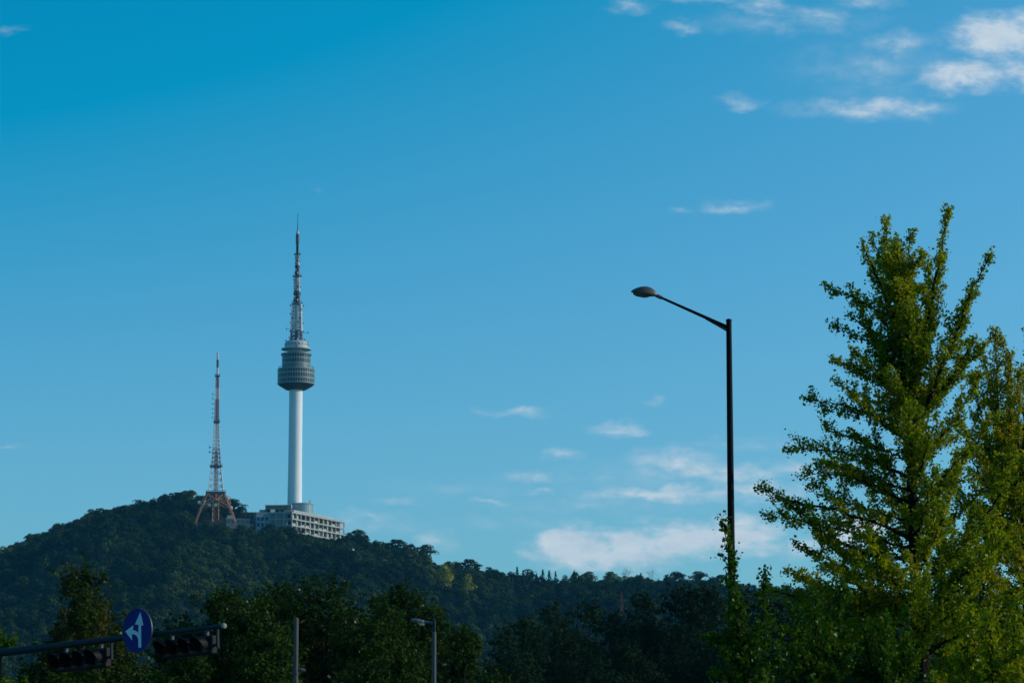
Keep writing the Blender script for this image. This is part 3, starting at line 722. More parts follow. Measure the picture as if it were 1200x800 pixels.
# trees that stand out: those on the skyline first, then the ones nearest
def visible_rank(t):
    x, y, z, s, r_, p_, px_, tp = t
    sky_ = interp(SKY_TOP, px_)
    on_sky = tp - sky_ < 5 and px_ < 900
    return (0 if on_sky else 1, y)
order = sorted(range(len(TREES)), key=lambda i: visible_rank(TREES[i]))
sky_ids = [i for i in order if visible_rank(TREES[i])[0] == 0]
rngH.shuffle(sky_ids); sky_ids = sky_ids[:170]
# nearest trees whose tops are not behind near foliage
near_ids = [i for i in order if visible_rank(TREES[i])[0] == 1 and TREES[i][7] < 742 and TREES[i][6] < 840 and -5 < TREES[i][6]]
depth_map = {}
near_sel = []
for i in near_ids:
    key = (int(TREES[i][6] // 13), int(TREES[i][7] // 7))
    if key in depth_map: continue
    depth_map[key] = 1; near_sel.append(i)
    if len(near_sel) >= 282 - len(sky_ids): break
indiv = set(sky_ids) | set(near_sel)
SKY_BINS = [(70, 'low on the left flank of the main hill'), (150, 'on the rising left shoulder of the main hill'), (222, 'on the hill crest left of the lattice tower'), (300, 'behind the legs of the lattice tower'),
            (455, 'just right of the framed building'), (512, 'above the skyline dip, left of it'), (598, 'beyond the skyline dip, left of the conifers'), (695, 'among the pointed conifers of the saddle'), (800, 'around the bare grey trees of the saddle'), (9999, 'behind the tall street lamp pole')]
SLOPE_BINS = [(130, 'behind the reddening tree'), (222, 'above the blue road sign'), (300, 'below the lattice tower'), (410, 'below the framed building'), (560, 'below the yellow-green tree'), (700, 'left of the red mast'), (9999, 'right of the red mast')]
def hill_label(px_, tp, s_, sky_):
    size = 'small' if s_ < .8 else 'large' if s_ > 1.12 else 'middling'
    if sky_:
        where = next(w_ for lim_, w_ in SKY_BINS if px_ < lim_); return f'{size} round dark skyline tree {where}', f'skyline trees {where}'
    where = next(w_ for lim_, w_ in SLOPE_BINS if px_ < lim_); row = 'high' if tp < 655 else 'midway' if tp < 695 else 'low'
    return f'{size} hazy green tree {row} on the wooded slope {where}', f'slope trees {where}'
sky_set = set(sky_ids)
for i in sorted(indiv):
    x, y, z, s, r_, p_, px_, tp = TREES[i]
    label, grp = hill_label(px_, tp, s, i in sky_set)
    sc3 = (s * 1.04, s * 1.04, s)
    if not used[p_]:
        o = protos[p_]; o.location = (x, y, z); o.rotation_euler = (0, 0, r_); o.scale = sc3; o['label'] = label; o['group'] = grp; used[p_] = True
    else: dup_tree(protos[p_], (x, y, z), r_, sc3, label, grp)
rest = [t for i, t in enumerate(TREES) if i not in indiv]
chunks = []
for (x, y, z, s, r_, p_, px_, tp) in rest:
    Q = protoQ[p_]
    if y < 1950: pass
    c, s_ = math.cos(r_), math.sin(r_)
    an_ = np.random.default_rng(int(x * 7 + y * 13) & 0xffff); Rm = np.array(((c, s_, 0), (-s_, c, 0), (0, 0, 1))) * s * np.array((an_.uniform(.85, 1.3),) * 2 + (1.0,))
    chunks.append((Q @ Rm + np.array((x, y, z))).astype(np.float32))
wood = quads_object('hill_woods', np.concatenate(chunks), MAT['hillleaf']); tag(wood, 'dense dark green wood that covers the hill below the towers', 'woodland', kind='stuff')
print('hill trees', len(TREES), 'individual', len(indiv), 'quads', sum(map(len, chunks)))

# special trees of the skyline
o, Q = far_tree_proto('conifer', 'cone', np.random.default_rng(5), MAT['conifer'], 'small pointed conifer standing up from the skyline of the lower saddle', H=11, R=3.8, nq=420, qs=.62)
o['group'] = 'pointed conifers on the saddle'
first = True
for (px, py) in ((606, 664), (613, 665), (629, 668), (636, 664), (643.5, 667), (651, 665), (673, 667), (693, 671), (751, 671)):
    py -= random.Random(int(px)).uniform(-4, 2); D = 2180.0; x = (px - 600) / F * D; z = float(hill_h(x, D)); tz_ = at(px, py, D)[2]
    h_ = max(tz_ - z, 9.0); s = h_ / 11
    if first: o.location = (x, D, tz_ - h_); o.scale = (s * .95, s * .95, s); first = False
    else: dup_tree(o, (x, D, tz_ - h_), px, (s * random.Random(int(px)).uniform(.9, 1.5), s * 1.1, s))
for n_, (px, py, lab) in enumerate(((735.5, 661, 'grey bare-branched tree on the skyline above the red mast'), (765, 663, 'pale grey leafless skyline tree, right of the other bare tree'))):
    o = bare_proto('bare_tree', np.random.default_rng(31 + n_), lab, 13, 6); D = 2175.0; x = (px - 600) / F * D; tz_ = at(px, py, D)[2]; o.location = (x, D, tz_ - 14.5)
o, Q = far_tree_proto('yellow_tree', 'round', np.random.default_rng(77), MAT['yellowtree'], 'yellow-green tree with painted-in sunlight on the hillside below the skyline dip', H=12, R=7, nq=700, qs=.9, nl=10)
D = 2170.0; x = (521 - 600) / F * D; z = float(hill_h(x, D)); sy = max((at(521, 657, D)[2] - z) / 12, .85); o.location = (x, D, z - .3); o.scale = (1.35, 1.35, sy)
x2 = (549 - 600) / F * 2150; dup_tree(o, (x2, 2150, float(hill_h(x2, 2150)) - .3), 2.1, (1.1, 1.1, max((at(549, 669, 2150)[2] - float(hill_h(x2, 2150))) / 12, .7)), 'paler yellow-green tree a little lower, beside the sunlit-coloured one')
# broad old trees that stand clear of the skyline
for (px, py, wpx, D, lab) in ((497, 637, 34, 2300, 'big round tree at the edge of the skyline dip'), (463, 630, 40, 2360, 'big broad-crowned tree between the framed building and the skyline dip'), (417, 619, 30, 2400, 'tall round tree touching the far end of the framed building'),
                              (548, 653, 34, 2290, 'broad-crowned dark tree beyond the skyline dip'), (572, 662, 24, 2280, 'smaller flat-topped tree beyond the skyline dip'), (716, 667, 26, 2200, 'round dark tree on the saddle beside the first bare tree'),
                              (676, 667, 20, 2195, 'low round dark tree beside the last of the conifers'), (622, 664, 26, 2240, 'bushy dark tree between the first two groups of conifers'),
                              (792, 668, 28, 2200, 'round dark tree on the saddle beside the paler bare tree'), (818, 668, 26, 2205, 'broad dark tree next but one to the paler bare tree'), (842, 670, 28, 2205, 'broad dark tree on the saddle just left of the street lamp pole'),
                              (690, 668, 22, 2200, 'round dark tree on the saddle midway between conifers and bare trees'), (286, 597, 30, 2480, 'round dark tree between the lattice tower and the brick building'), (212, 572, 46, 2480, 'big round tree topping the hill crest beside the lattice tower'),
                              (269, 583, 36, 2475, 'round tree behind the lattice tower, on its far side from the crest'), (279, 590, 28, 2470, 'small round tree stepping down behind the lattice tower to the brick building'),
                              (250, 577, 44, 2480, 'big round tree right behind the lattice tower'), (160, 583, 34, 2470, 'round tree standing clear on the crest left of the lattice tower'), (40, 624, 30, 2440, 'round tree standing clear low on the left flank of the hill')):
    q = protos[hash(lab) % 6 if False else (px // 7) % 6]; x = (px - 600) / F * D; z = float(hill_h(x, D)); q_i = (px // 7) % 6; H0 = 11 + q_i * .5; R0 = 4.6 + .35 * q_i
    sz = (at(px, py, D)[2] - z) / H0
    if sz < .8: z -= (.8 - sz) * H0; sz = .8
    sx = wpx / F * D / 2 / (R0 * .95)
    dup_tree(q, (x, D, z), px * .37, (sx, sx, sz), lab, 'old trees standing clear on the skyline')

# ------------------------------------------------------------------ haze
hzb = MB(); hzb.box((0, 2850, 247), (9500, 6700, 500)); 
hm = bpy.data.materials.new('haze'); hm.use_nodes = True; t = hm.node_tree; t.nodes.clear()
vo = t.nodes.new('ShaderNodeOutputMaterial'); pvv = t.nodes.new('ShaderNodeVolumePrincipled')
pvv.inputs['Color'].default_value = (.12, .60, 1.0, 1); pvv.inputs['Density'].default_value = 3.1e-5; pvv.inputs['Anisotropy'].default_value = .2
t.links.new(pvv.outputs[0], vo.inputs['Volume'])
haze = hzb.build('haze', hm); tag(haze, 'thin blue haze over the hill', 'haze', kind='stuff')

# ------------------------------------------------------------------ nearer trees
def tufted_tree(name, label, px, top_py, D, R, rng, mat, ntuft=700, per=16, leaf=.17, tuft=.75, cat='tree', group=None, nl=11, lean=0.0, taper=.28):
    """broadleaf tree: trunk, limbs to each lobe and leafy sprays pointing outwards from uneven lobes"""
    top = at(px, top_py, D); H = top[2]
    o = thing(name, (top[0], D, 0), label, cat, group)
    lob, Rl = [], []
    for i in range(nl):
        t = (i + .4) / nl; a = i * 2.4 + rng.uniform(-.5, .5)
        rad = R * rng.uniform(.35, .75) * (1 - taper * t ** 2); rl = R * rng.uniform(.30, .46) * (1.1 - .45 * t)
        if i == nl - 1: rad *= .15
        z = min(H * (.30 + .58 * t) + rng.uniform(-.3, .3), H - rl * .95)
        if i == nl - 1: z = H - rl * .95
        lob.append((rad * np.cos(a) + lean * t, rad * np.sin(a), z)); Rl.append(rl)
    lob = np.array(lob); Rl = np.array(Rl)
    tr = MB(); tr.tube([(0, 0, -.2), (.08, .05, H * .3), (-.05 + lean * .4, .1, H * .6), (lean * .8, 0, H * .86)], [.05 + H * .02, H * .017, H * .011, .03], 9)
    for c in lob:
        z0 = max(H * .16, c[2] * .55); tr.tube([(lean * .3, 0, z0), (c[0] * .5, c[1] * .5, z0 + (c[2] - z0) * .4), tuple(c)], [H * .008, H * .006, .02], 5)
    tr.build('trunk', MAT['bark'], o)
    w = Rl ** 2; w /= w.sum(); idx = rng.choice(nl, ntuft, p=w)
    d = rng.normal(size=(ntuft, 3)); d[:, 2] += .25; d /= np.linalg.norm(d, axis=1)[:, None]
    start = lob[idx] + d * (Rl[idx] * rng.uniform(.25, .95, ntuft))[:, None]
    dirs = d + np.array((0, 0, .35)) + rng.normal(size=(ntuft, 3)) * .35; dirs /= np.linalg.norm(dirs, axis=1)[:, None]
    ln = tuft * rng.uniform(.45, 1.25, ntuft)
    tt = rng.uniform(0, 1, (ntuft, per)) ** .8
    C = start[:, None] + dirs[:, None] * (tt * ln[:, None])[..., None] + rng.normal(size=(ntuft, per, 3)) * (leaf * .75) * (1.1 - .6 * tt)[..., None]
    Nn = (d[:, None] * .5 + np.array((0, 0, .55)) + rng.normal(size=(ntuft, per, 3)) * .6).reshape(-1, 3)
    Q = leaf_quads(C.reshape(-1, 3), Nn, leaf * rng.uniform(.6, 1.35, ntuft * per), rng)
    Q = Q[Q[:, :, 2].min(1) > .3]
    quads_object('crown', Q, mat, o)
    return o

R_ = np.random.default_rng
tufted_tree('broadleaf_tree', 'largest dark leafy tree below the hill, behind the bare grey post', 385, 682, 125, 4.9, R_(1), MAT['broad'], 3400, 22, .125, .85, nl=15)
tufted_tree('broadleaf_tree', 'dark leafy tree rising right behind the tip of the signal arm', 262, 698, 118, 3.5, R_(2), MAT['broad'], 2600, 22, .125, .8, nl=12)
tufted_tree('broadleaf_tree', 'dark leafy tree standing behind the small arm lamp', 468, 695, 130, 3.25, R_(3), MAT['broad'], 2600, 22, .125, .8, nl=12)
tufted_tree('broadleaf_tree', 'low leafy tree just right of the small arm lamp, lighter green at its top', 545, 744, 122, 2.1, R_(4), MAT['broad'], 1000, 22, .125, .7, nl=8)
tufted_tree('broadleaf_tree', 'low dark leafy tree between the bare grey post and the small arm lamp', 440, 738, 112, 2.6, R_(5), MAT['broad'], 1500, 22, .125, .75, nl=10)
tufted_tree('broadleaf_tree', 'dark leafy tree filling the gap left of the bare grey post, behind it', 325, 692, 128, 3.4, R_(26), MAT['broad'], 2200, 22, .125, .8, nl=12)
tufted_tree('broadleaf_tree', 'low dark tree under the far signal head', 215, 770, 105, 2.2, R_(6), MAT['broad'], 1300, 22, .125, .7, nl=9)
tufted_tree('broadleaf_tree', 'low dark tree under the bare grey post, left of it', 312, 752, 108, 2.2, R_(16), MAT['broad'], 1400, 22, .125, .7, nl=9)
tufted_tree('reddening_tree', 'reddish-topped leafy tree rising behind the signal arm, left of the blue sign', 100, 673, 110, 2.6, R_(7), MAT['broad_red'], 1900, 22, .125, .75, nl=13, taper=.6)
tufted_tree('broadleaf_tree', 'low dark tree under the near signal head at the left', 90, 768, 100, 2.0, R_(8), MAT['broad'], 1200, 22, .125, .7, nl=9)
tufted_tree('young_tree', 'narrow bright green young tree at the left edge below the signal arm', 2, 752, 70, .75, R_(9), MAT['young'], 420, 15, .09, .4, nl=8)
tufted_tree('broadleaf_tree', 'dark bushy tree low behind the arm between reddish tree and blue sign', 152, 742, 114, 1.5, R_(10), MAT['broad'], 800, 22, .125, .7, nl=8)

# the dark wood in the middle distance on the right: separate trees
wp = [tufted_tree('wood_tree', 'w', 700, 704, 300, 5.4, R_(40 + i), MAT['wood'], 1200, 17, .30, 1.5, nl=12) for i in range(3)]
for o in wp: o['group'] = 'dark trees of the middle-distance wood'
spots = [(592, 742, 280), (618, 726, 300), (650, 716, 310), (688, 712, 315), (722, 722, 300), (757, 706, 310), (790, 700, 300), (822, 690, 300), (845, 712, 290), (875, 700, 305), (905, 705, 300), (945, 700, 310),
         (985, 708, 300), (1030, 712, 305), (1075, 715, 300), (1120, 712, 305), (1165, 708, 300), (1210, 705, 300), (665, 752, 265), (735, 756, 262), (800, 745, 268), (600, 780, 250), (860, 750, 265), (700, 770, 250),
         (940, 745, 270), (1020, 748, 270), (1100, 750, 270), (1180, 745, 270)]
seen_ = set()
for i, (px, py, D) in enumerate(spots):
    p = wp[i % 3]; top = at(px, py, D); H0 = at(700, 704, 300)[2]; s = top[2] / H0
    lab = ('front ' if D < 285 else 'rear ') + 'dark leafy tree in the middle-distance wood ' + next(w_ for lim_, w_ in ((640, 'right of the small arm lamp'), (745, 'below the red mast'), (840, 'left of the tall street lamp'), (960, 'behind the tall street lamp'), (1090, 'behind the tall ginkgo trunk'), (9999, 'behind the yellowing ginkgo')) if px < lim_)
    sxy = s * random.Random(i).uniform(.9, 1.15)
    if i < 3: p.location = (top[0], D, 0); p.scale = (sxy, sxy, s); p['label'] = lab
    else: dup_tree(p, (top[0], D, 0), i * 1.7, (sxy, sxy, s), lab)

# ------------------------------------------------------------------ ginkgos
def spline(pts, n):
    pts = np.asarray(pts, float)
    if len(pts) < 3:
        t = np.linspace(0, 1, n)[:, None]; return pts[0] * (1 - t) + pts[-1] * t
    P = np.vstack([2 * pts[0] - pts[1], pts, 2 * pts[-1] - pts[-2]]); m = len(pts) - 1
    res = []
    for tt in np.linspace(0, m, n):
        i = min(int(tt), m - 1); f = tt - i; a, b, c, d = P[i], P[i + 1], P[i + 2], P[i + 3]
        res.append(.5 * (2 * b + (c - a) * f + (2 * a - 5 * b + 4 * c - d) * f ** 2 + (3 * b - a - 3 * c + d) * f ** 3))
    return np.array(res)

class Ginkgo:
    def __init__(self, name, label, base, mat, rng, leaf=.058):
        self.o = thing(name, base, label, 'tree'); self.b = np.asarray(base, float); self.rng = rng; self.wood = MB(); self.C = []; self.Nn = []; self.S = []; self.mat = mat; self.leaf = leaf
    def spray(self, pts, dens=1.0, spread=.046):
        """leaves in little fans along a twig"""
        rng = self.rng; seg = np.linalg.norm(np.diff(pts, axis=0), axis=1); L0 = seg.sum(); k = max(2, int(L0 / .046 * dens))
        cum = np.concatenate([[0], np.cumsum(seg)]); s = rng.uniform(.05, 1, k) * L0
        P = np.stack([np.interp(s, cum, pts[:, i]) for i in range(3)], 1)
        for _ in range(1):
            per = 6
            off = rng.normal(size=(k, per, 3)) * spread
            C = P[:, None] + off; self.C.append(C.reshape(-1, 3)); self.Nn.append((rng.normal(size=(k, per, 3)) * .7 + np.array((0, -.15, .5))).reshape(-1, 3)); self.S.append(self.leaf * rng.uniform(.5, 1.5, k * per))
    def shoot(self, p, d, ln, r, lev, dens=1.0):
        rng = self.rng; d = d / np.linalg.norm(d)
        q1 = p + d * ln * .5 + rng.normal(size=3) * ln * .04; q2 = p + d * ln + np.array((0, 0, ln * .1)) + rng.normal(size=3) * ln * .06
        pts = spline([p, q1, q2], 5); self.wood.tube(pts, np.linspace(r, max(.0035, r * .3), 5), 4, False)
        self.spray(pts, dens)
        if lev > 0:
            for t in np.arange(.2, 1.0, max(.12, .13 / ln)):
                i = min(3, int(t * 4)); pp = pts[i] * (1 - (t * 4 - i)) + pts[i + 1] * (t * 4 - i)
                side = rng.normal(size=3); side -= side @ d * d; side /= np.linalg.norm(side) + 1e-9
                self.shoot(pp, d * .55 + side * .75 + np.array((0, 0, .12)), ln * rng.uniform(.22, .45) * (1.15 - .6 * t), r * .45, lev - 1, dens)
    def limb(self, P, r0, r1, step=.22, L0=.55, dens=1.0, t0=.12, n=26, tip=.3, lev=1, flat=0.0):
        rng = self.rng; pts = spline(P, n); pts[1:-1] += rng.normal(size=(n - 2, 3)) * .018
        self.wood.tube(pts, np.linspace(r0, r1, n) ** 1.0, 7)
        seg = np.linalg.norm(np.diff(pts, axis=0), axis=1); cum = np.concatenate([[0], np.cumsum(seg)]); T = cum[-1]
        s = T * t0
        while s < T:
            p = np.array([np.interp(s, cum, pts[:, i]) for i in range(3)]); j = min(n - 2, int(np.searchsorted(cum, s))); d = pts[j + 1] - pts[j - 1] if j else pts[1] - pts[0]; d /= np.linalg.norm(d)
            side = rng.normal(size=3); side -= side @ d * d; side /= np.linalg.norm(side) + 1e-9; side[2] *= (1 - flat)
            t = s / T; ln = L0 * rng.uniform(.45, 1.35) * (1.0 - (1 - tip) * t)
            self.shoot(p, d * .75 + side * .72 + np.array((0, 0, .22)), ln, .011, lev, dens)
            s += step * rng.uniform(.6, 1.4)
        self.shoot(pts[-2], pts[-1] - pts[-3], L0 * .5, .008, lev, dens)
        return pts
    def done(self):
        self.wood_o = None
        w = self.wood; w.v = [tuple(np.asarray(v_) - self.b) for v_ in w.v]; w.build('trunk', MAT['bark'], self.o, True)
        C = np.concatenate(self.C) - self.b; Nn = np.concatenate(self.Nn); S = np.concatenate(self.S)
        Q = leaf_quads(C, Nn, S, self.rng, .8); quads_object('crown', Q, self.mat, self.o); print(self.o.name, 'leaves', len(Q))

GD = 58.0
def gp(D): return lambda px, py, dy=0.0: at(px, py, D + dy)
G = gp(GD); rngG = R_(8)
gb = at(1082, 800, GD); gb[2] = 0
gk = Ginkgo('ginkgo_tree', 'tall green ginkgo with several ascending leaders, right of the tall street lamp', gb, MAT['ginkgo'], rngG)
trunk = [gb + np.array((0, 0, -.2)), G(1081, 800), G(1078, 735), G(1072, 655), G(1068, 560, .1), G(1066, 485, .1)]
gk.limb(trunk, .155, .075, .5, .7, .9, .5, 40)
lead = [
    ([(1066, 490, .1), (1058, 420, 0), (1047, 340, -.2), (1037, 266, -.3)], .07, .48),
    ([(1067, 480, .1), (1071, 410, .4), (1068, 340, .5), (1066, 278, .6)], .06, .45),
    ([(1068, 490, .1), (1080, 420, .1), (1094, 340, 0), (1113, 248, -.1)], .06, .42),
    ([(1070, 515, 0), (1098, 445, -.4), (1126, 375, -.7), (1158, 299, -.9)], .06, .46),
    ([(1052, 385, -.1), (1032, 335, -.6), (1013, 292, -.9)], .035, .42),
    ([(1076, 440, .2), (1084, 370, .8), (1088, 312, 1.1)], .035, .42),
]
lead += [([(1056, 420, .1), (1040, 350, .4), (1024, 280, .6)], .03, .45), ([(1066, 420, -.1), (1056, 350, -.5), (1051, 290, -.7)], .03, .45), ([(1082, 420, .2), (1094, 360, .6), (1101, 300, .8)], .03, .45),
         ([(1100, 440, -.3), (1122, 395, .2), (1141, 340, .5)], .03, .42), ([(1060, 440, 0), (1030, 400, .6), (1002, 352, .9)], .03, .42), ([(1086, 470, 0), (1120, 440, .4), (1148, 412, .6)], .03, .45)]
for P, r0, L0 in lead: gk.limb([G(*p) for p in P], r0, .007, .12, L0 * 1.15, 1.05, .06, tip=.32)
lat_l = [
    ([(1054, 400, 0), (1022, 362, -.3), (970, 336, -.5)], .022, .36), ([(1058, 440, 0), (1025, 405, .4), (980, 384, .7)], .022, .42),
    ([(1062, 475, 0), (1025, 440, -.5), (982, 424, -.8)], .025, .48), ([(1066, 520, .1), (1012, 482, .3), (950, 468, .4)], .03, .5),
    ([(1067, 560, .1), (1003, 532, -.4), (930, 526, -.7)], .035, .52), ([(1068, 590, .1), (1000, 560, .5), (945, 556, .9)], .035, .55),
    ([(1070, 630, 0), (990, 600, -.2), (930, 588, -.3), (896, 574, -.4)], .04, .5), ([(1072, 655, 0), (1010, 648, -.5), (950, 615, -.9), (905, 604, -1.1)], .04, .5),
    ([(1074, 690, 0), (1005, 672, .3), (940, 640, .5)], .04, .55), ([(1075, 705, 0), (1000, 705, -.6), (930, 675, -1.2)], .04, .6),
    ([(1077, 735, 0), (990, 720, .2), (905, 690, .4)], .04, .62), ([(1079, 770, 0), (1000, 760, -.8), (900, 735, -1.5)], .04, .62),
]
lat_r = [
    ([(1070, 480, 0), (1110, 450, .3), (1140, 400, .5)], .025, .42), ([(1070, 540, 0), (1112, 500, -.3), (1150, 440, -.6)], .03, .5),
    ([(1071, 590, 0), (1120, 550, .5), (1165, 490, .9)], .035, .52), ([(1073, 640, 0), (1125, 600, -.4), (1185, 540, -.8)], .04, .55),
    ([(1075, 690, 0), (1118, 650, .2), (1165, 590, .4), (1200, 540, .5)], .045, .55), ([(1077, 730, 0), (1125, 690, -.6), (1180, 640, -1.0)], .04, .58),
    ([(1079, 770, 0), (1130, 740, .2), (1195, 690, .4)], .04, .6),
]
extra = []
for (A_, _, L_a), (B_, _, L_b) in zip(lat_l[:-1], lat_l[1:]):
    a3 = [A_[0], A_[len(A_) // 2], A_[-1]]; b3 = [B_[0], B_[len(B_) // 2], B_[-1]]
    f_ = rngG.uniform(.62, .86); mid = [tuple((np.array(p) + np.array(q)) / 2) for p, q in zip(a3, b3)]; dyy = rngG.uniform(-1.2, 1.2)
    m0 = np.array(mid[0]); extra.append(([tuple(m0), tuple(m0 + (np.array(mid[1]) - m0) * f_ + np.array((0, 6, dyy * .5))), tuple(m0 + (np.array(mid[2]) - m0) * f_ + np.array((0, -6, dyy)))], .024, (L_a + L_b) / 2))
for P, r0, L0 in lat_l + lat_r + extra: gk.limb([G(*p) for p in P], r0, .006, .13, L0 * 1.15, 1.0, .12, tip=.36)
for i in range(50):
    py = 775 - i * 9.4; h0 = G(1068 + (py - 480) * .045, py, 0 if py > 480 else rngG.uniform(-.3, .4)); a = rngG.uniform(0, 2 * np.pi); ln = np.interp(py, (330, 440, 560, 700, 780), (.6, 1.1, 1.8, 2.5, 2.8)) * rngG.uniform(.75, 1.15)
    d = np.array((math.cos(a) * .75, math.copysign(abs(math.sin(a)) + .5, math.sin(a)), 0)); d /= np.linalg.norm(d)
    gk.limb([h0, h0 + d * ln * .5 + np.array((0, 0, ln * .22)), h0 + d * ln + np.array((0, 0, ln * .5))], .03, .006, .14, .52, 1.05, .12)
gk.done()

def simple_ginkgo(name, label, px, top_py, D, spread, mat, rng, nlead=4, nlat=26, trunk_frac=.62, low=.14, r=.14, dens=1.0, lead_px=(), L0=.55, leaf=.058, step=.125):
    top = at(px, top_py, D); H = top[2]; b = np.array((top[0], D, 0.0))
    t_ = Ginkgo(name, label, b, mat, rng, leaf)
    tp = b + np.array((rng.uniform(-.1, .1), 0, H * trunk_frac))
    t_.limb([b + np.array((0, 0, -.2)), b + np.array((.05, 0, H * .3)), tp], r, r * .45, .5, L0, dens, .4, 30)
    for P, r0 in lead_px: t_.limb([tp] + [at(*p) for p in P], r0, .008, step * .9, L0, dens, .08, tip=.36)
    for i in range(nlead):
        a = i * 6.283 / max(1, nlead) + rng.uniform(-.4, .4); e = tp + np.array((math.cos(a) * spread * .3, math.sin(a) * spread * .3, (H - tp[2]) * rng.uniform(.72, 1.0) if i else H - tp[2]))
        t_.limb([tp - np.array((0, 0, .3)), tp * .5 + e * .5 + np.array((math.cos(a), math.sin(a), 0)) * .1, e], r * .35, .007, step * .9, L0, dens, .1, tip=.36)
    for i in range(nlat):
        t = low + (trunk_frac + .1 - low) * (i / nlat); h0 = b + np.array((0, 0, H * t)); a = i * 2.4 + rng.uniform(-.3, .3); ln = spread * (1.05 - .55 * t / trunk_frac) * rng.uniform(.75, 1.15)
        d = np.array((math.cos(a), math.sin(a), 0)); t_.limb([h0, h0 + d * ln * .5 + np.array((0, 0, ln * .2)), h0 + d * ln + np.array((0, 0, ln * .5))], r * .2, .006, step * 1.1, L0, dens, .18)
    t_.done(); return t_
D2 = 66.0
simple_ginkgo('ginkgo_tree', 'yellowing ginkgo at the right edge, behind the taller green ginkgo', 1196, 396, D2, 3.0, MAT['ginkgo_yellow'], R_(12), 6, 66, .68, .16, .17, 1.0,
              [([(1180, 560, D2 - .3), (1170, 470, D2 - .5), (1166, 388, D2 - .6)], .05), ([(1198, 540, D2), (1204, 460, D2), (1207, 392, D2)], .05), ([(1172, 570, D2 + .4), (1150, 500, D2 + .6), (1140, 440, D2 + .7)], .04), ([(1185, 550, D2 - .4), (1184, 480, D2 - .8), (1182, 420, D2 - 1.0)], .04), ([(1175, 590, D2 - .7), (1145, 550, D2 - 1.3), (1128, 500, D2 - 1.6)], .04), ([(1180, 600, D2 + .5), (1160, 540, D2 + 1), (1152, 470, D2 + 1.2)], .04), ([(1170, 620, D2 - .5), (1135, 600, D2 - 1.0), (1110, 560, D2 - 1.3)], .04), ([(1190, 560, D2 - 1), (1195, 500, D2 - 1.4), (1192, 440, D2 - 1.6)], .04), ([(1175, 640, D2 + .3), (1150, 620, D2 - .2), (1120, 640, D2 - .4)], .04), ([(1215, 560, D2), (1235, 480, D2), (1240, 400, D2)], .05)])
simple_ginkgo('ginkgo_tree', 'smaller ginkgo filling the space between the tall and the yellowing ginkgo', 1128, 610, 64, 2.2, MAT['ginkgo'], R_(19), 5, 40, .62, .16, .09, 1.0)
simple_ginkgo('young_ginkgo', 'low young ginkgo before the street lamp pole, one thin shoot rising beside it', 868, 676, 47, 1.05, MAT['young'], R_(13), 3, 32, .7, .14, .06, 1.0,
              [([(860, 690, 46.8), (856, 655, 46.7), (848, 612, 46.6)], .014)], L0=.34, leaf=.058)
simple_ginkgo('young_ginkgo', 'low green young ginkgo standing between the street lamp and the tall ginkgo', 955, 690, 49, 1.35, MAT['young'], R_(14), 4, 32, .7, .14, .06, 1.0, L0=.4, leaf=.06)
simple_ginkgo('young_ginkgo', 'dark green young ginkgo in front of the trunk of the tall ginkgo, left side', 1035, 722, 50, 1.3, MAT['young'], R_(15), 4, 32, .7, .14, .06, 1.0, L0=.4, leaf=.06)
simple_ginkgo('young_ginkgo', 'low green young ginkgo at the right edge in front of the yellowing one', 1160, 712, 51, 1.4, MAT['ginkgo'], R_(17), 4, 32, .7, .14, .06, 1.0, L0=.4, leaf=.06)

# ------------------------------------------------------------------ the tall street lamp
SD = 65.0
sb = at(858.3, 760, SD); sb[2] = 0
lamp = thing('street_lamp', sb, 'tall dark street lamp with one long arm and a shell-shaped grey head', 'street lamp')
zt = at(853.5, 376, SD)[2]
m = MB(); m.tube([(0, 0, 0), (0, 0, .35)], .2, 12); m.box((0, 0, .02), (.5, .5, .04)); m.build('base', MAT['lamp_paint'], lamp)
m = MB(); m.tube([(0, 0, .3), (0, 0, zt * .5), (0, 0, zt)], [.105, .084, .062], 10); pole_o = m.build('pole', MAT['lamp_paint'], lamp, True)
m = MB(); m.lathe([(.068, zt), (.068, zt + .03), (.02, zt + .05)], 10); m.build('pole_cap', MAT['lamp_paint'], lamp)
arm0 = at(854, 384, SD) - sb; arm1 = at(771, 347, SD) - sb
m = MB(); m.tube([arm0, arm0 * .5 + arm1 * .5, arm1], [.042, .034, .026], 8); m.build('arm', MAT['lamp_paint'], lamp, True)
ad = (arm1 - arm0) / np.linalg.norm(arm1 - arm0)
m = MB(); m.tube([arm0 + np.array((0, 0, -.08)), arm0 + ad * .55 + np.array((0, 0, -.035))], [.03, .012], 6); m.build('gusset', MAT['lamp_head'], lamp)
m = MB(); m.tube([arm1 - ad * .1, arm1 + ad * .05], .042, 10); m.build('collar', MAT['lamp_head'], lamp)
# head: a shell, rounded above and shallow below, pointing down the arm's line but levelled
hl = .60; hd = np.array((-math.cos(math.radians(4)), 0, math.sin(math.radians(4)))); hup = np.array((hd[2], 0, -hd[0])); hs_ = np.array((0, 1.0, 0))
start = arm1 + ad * .02
hd = at(739.5, 341.5, SD) - sb - start; hl = np.linalg.norm(hd); hd /= hl; hup = np.cross(hd, hs_); hup = hup if hup[2] > 0 else -hup
V = []; nseg, nr = 20, 16
for i in range(nseg + 1):
    t = i / nseg; wv = .15 * (math.sin(math.pi * min(1, .06 + .94 * t ** .8)) ** .75) * (.55 + .6 * t) if 0 < i < nseg else .03 if i == 0 else .012
    hi = .17 * (math.sin(math.pi * (.05 + .93 * t ** .85)) ** .8) if i < nseg else .01
    lo = .018 + .045 * math.sin(math.pi * t) ** 2
    for k_ in range(nr):
        a = 2 * math.pi * k_ / nr; cz = math.sin(a)
        V.append(start + hd * (hl * t) + hs_ * (wv * math.cos(a)) + hup * (hi * cz if cz > 0 else lo * cz))
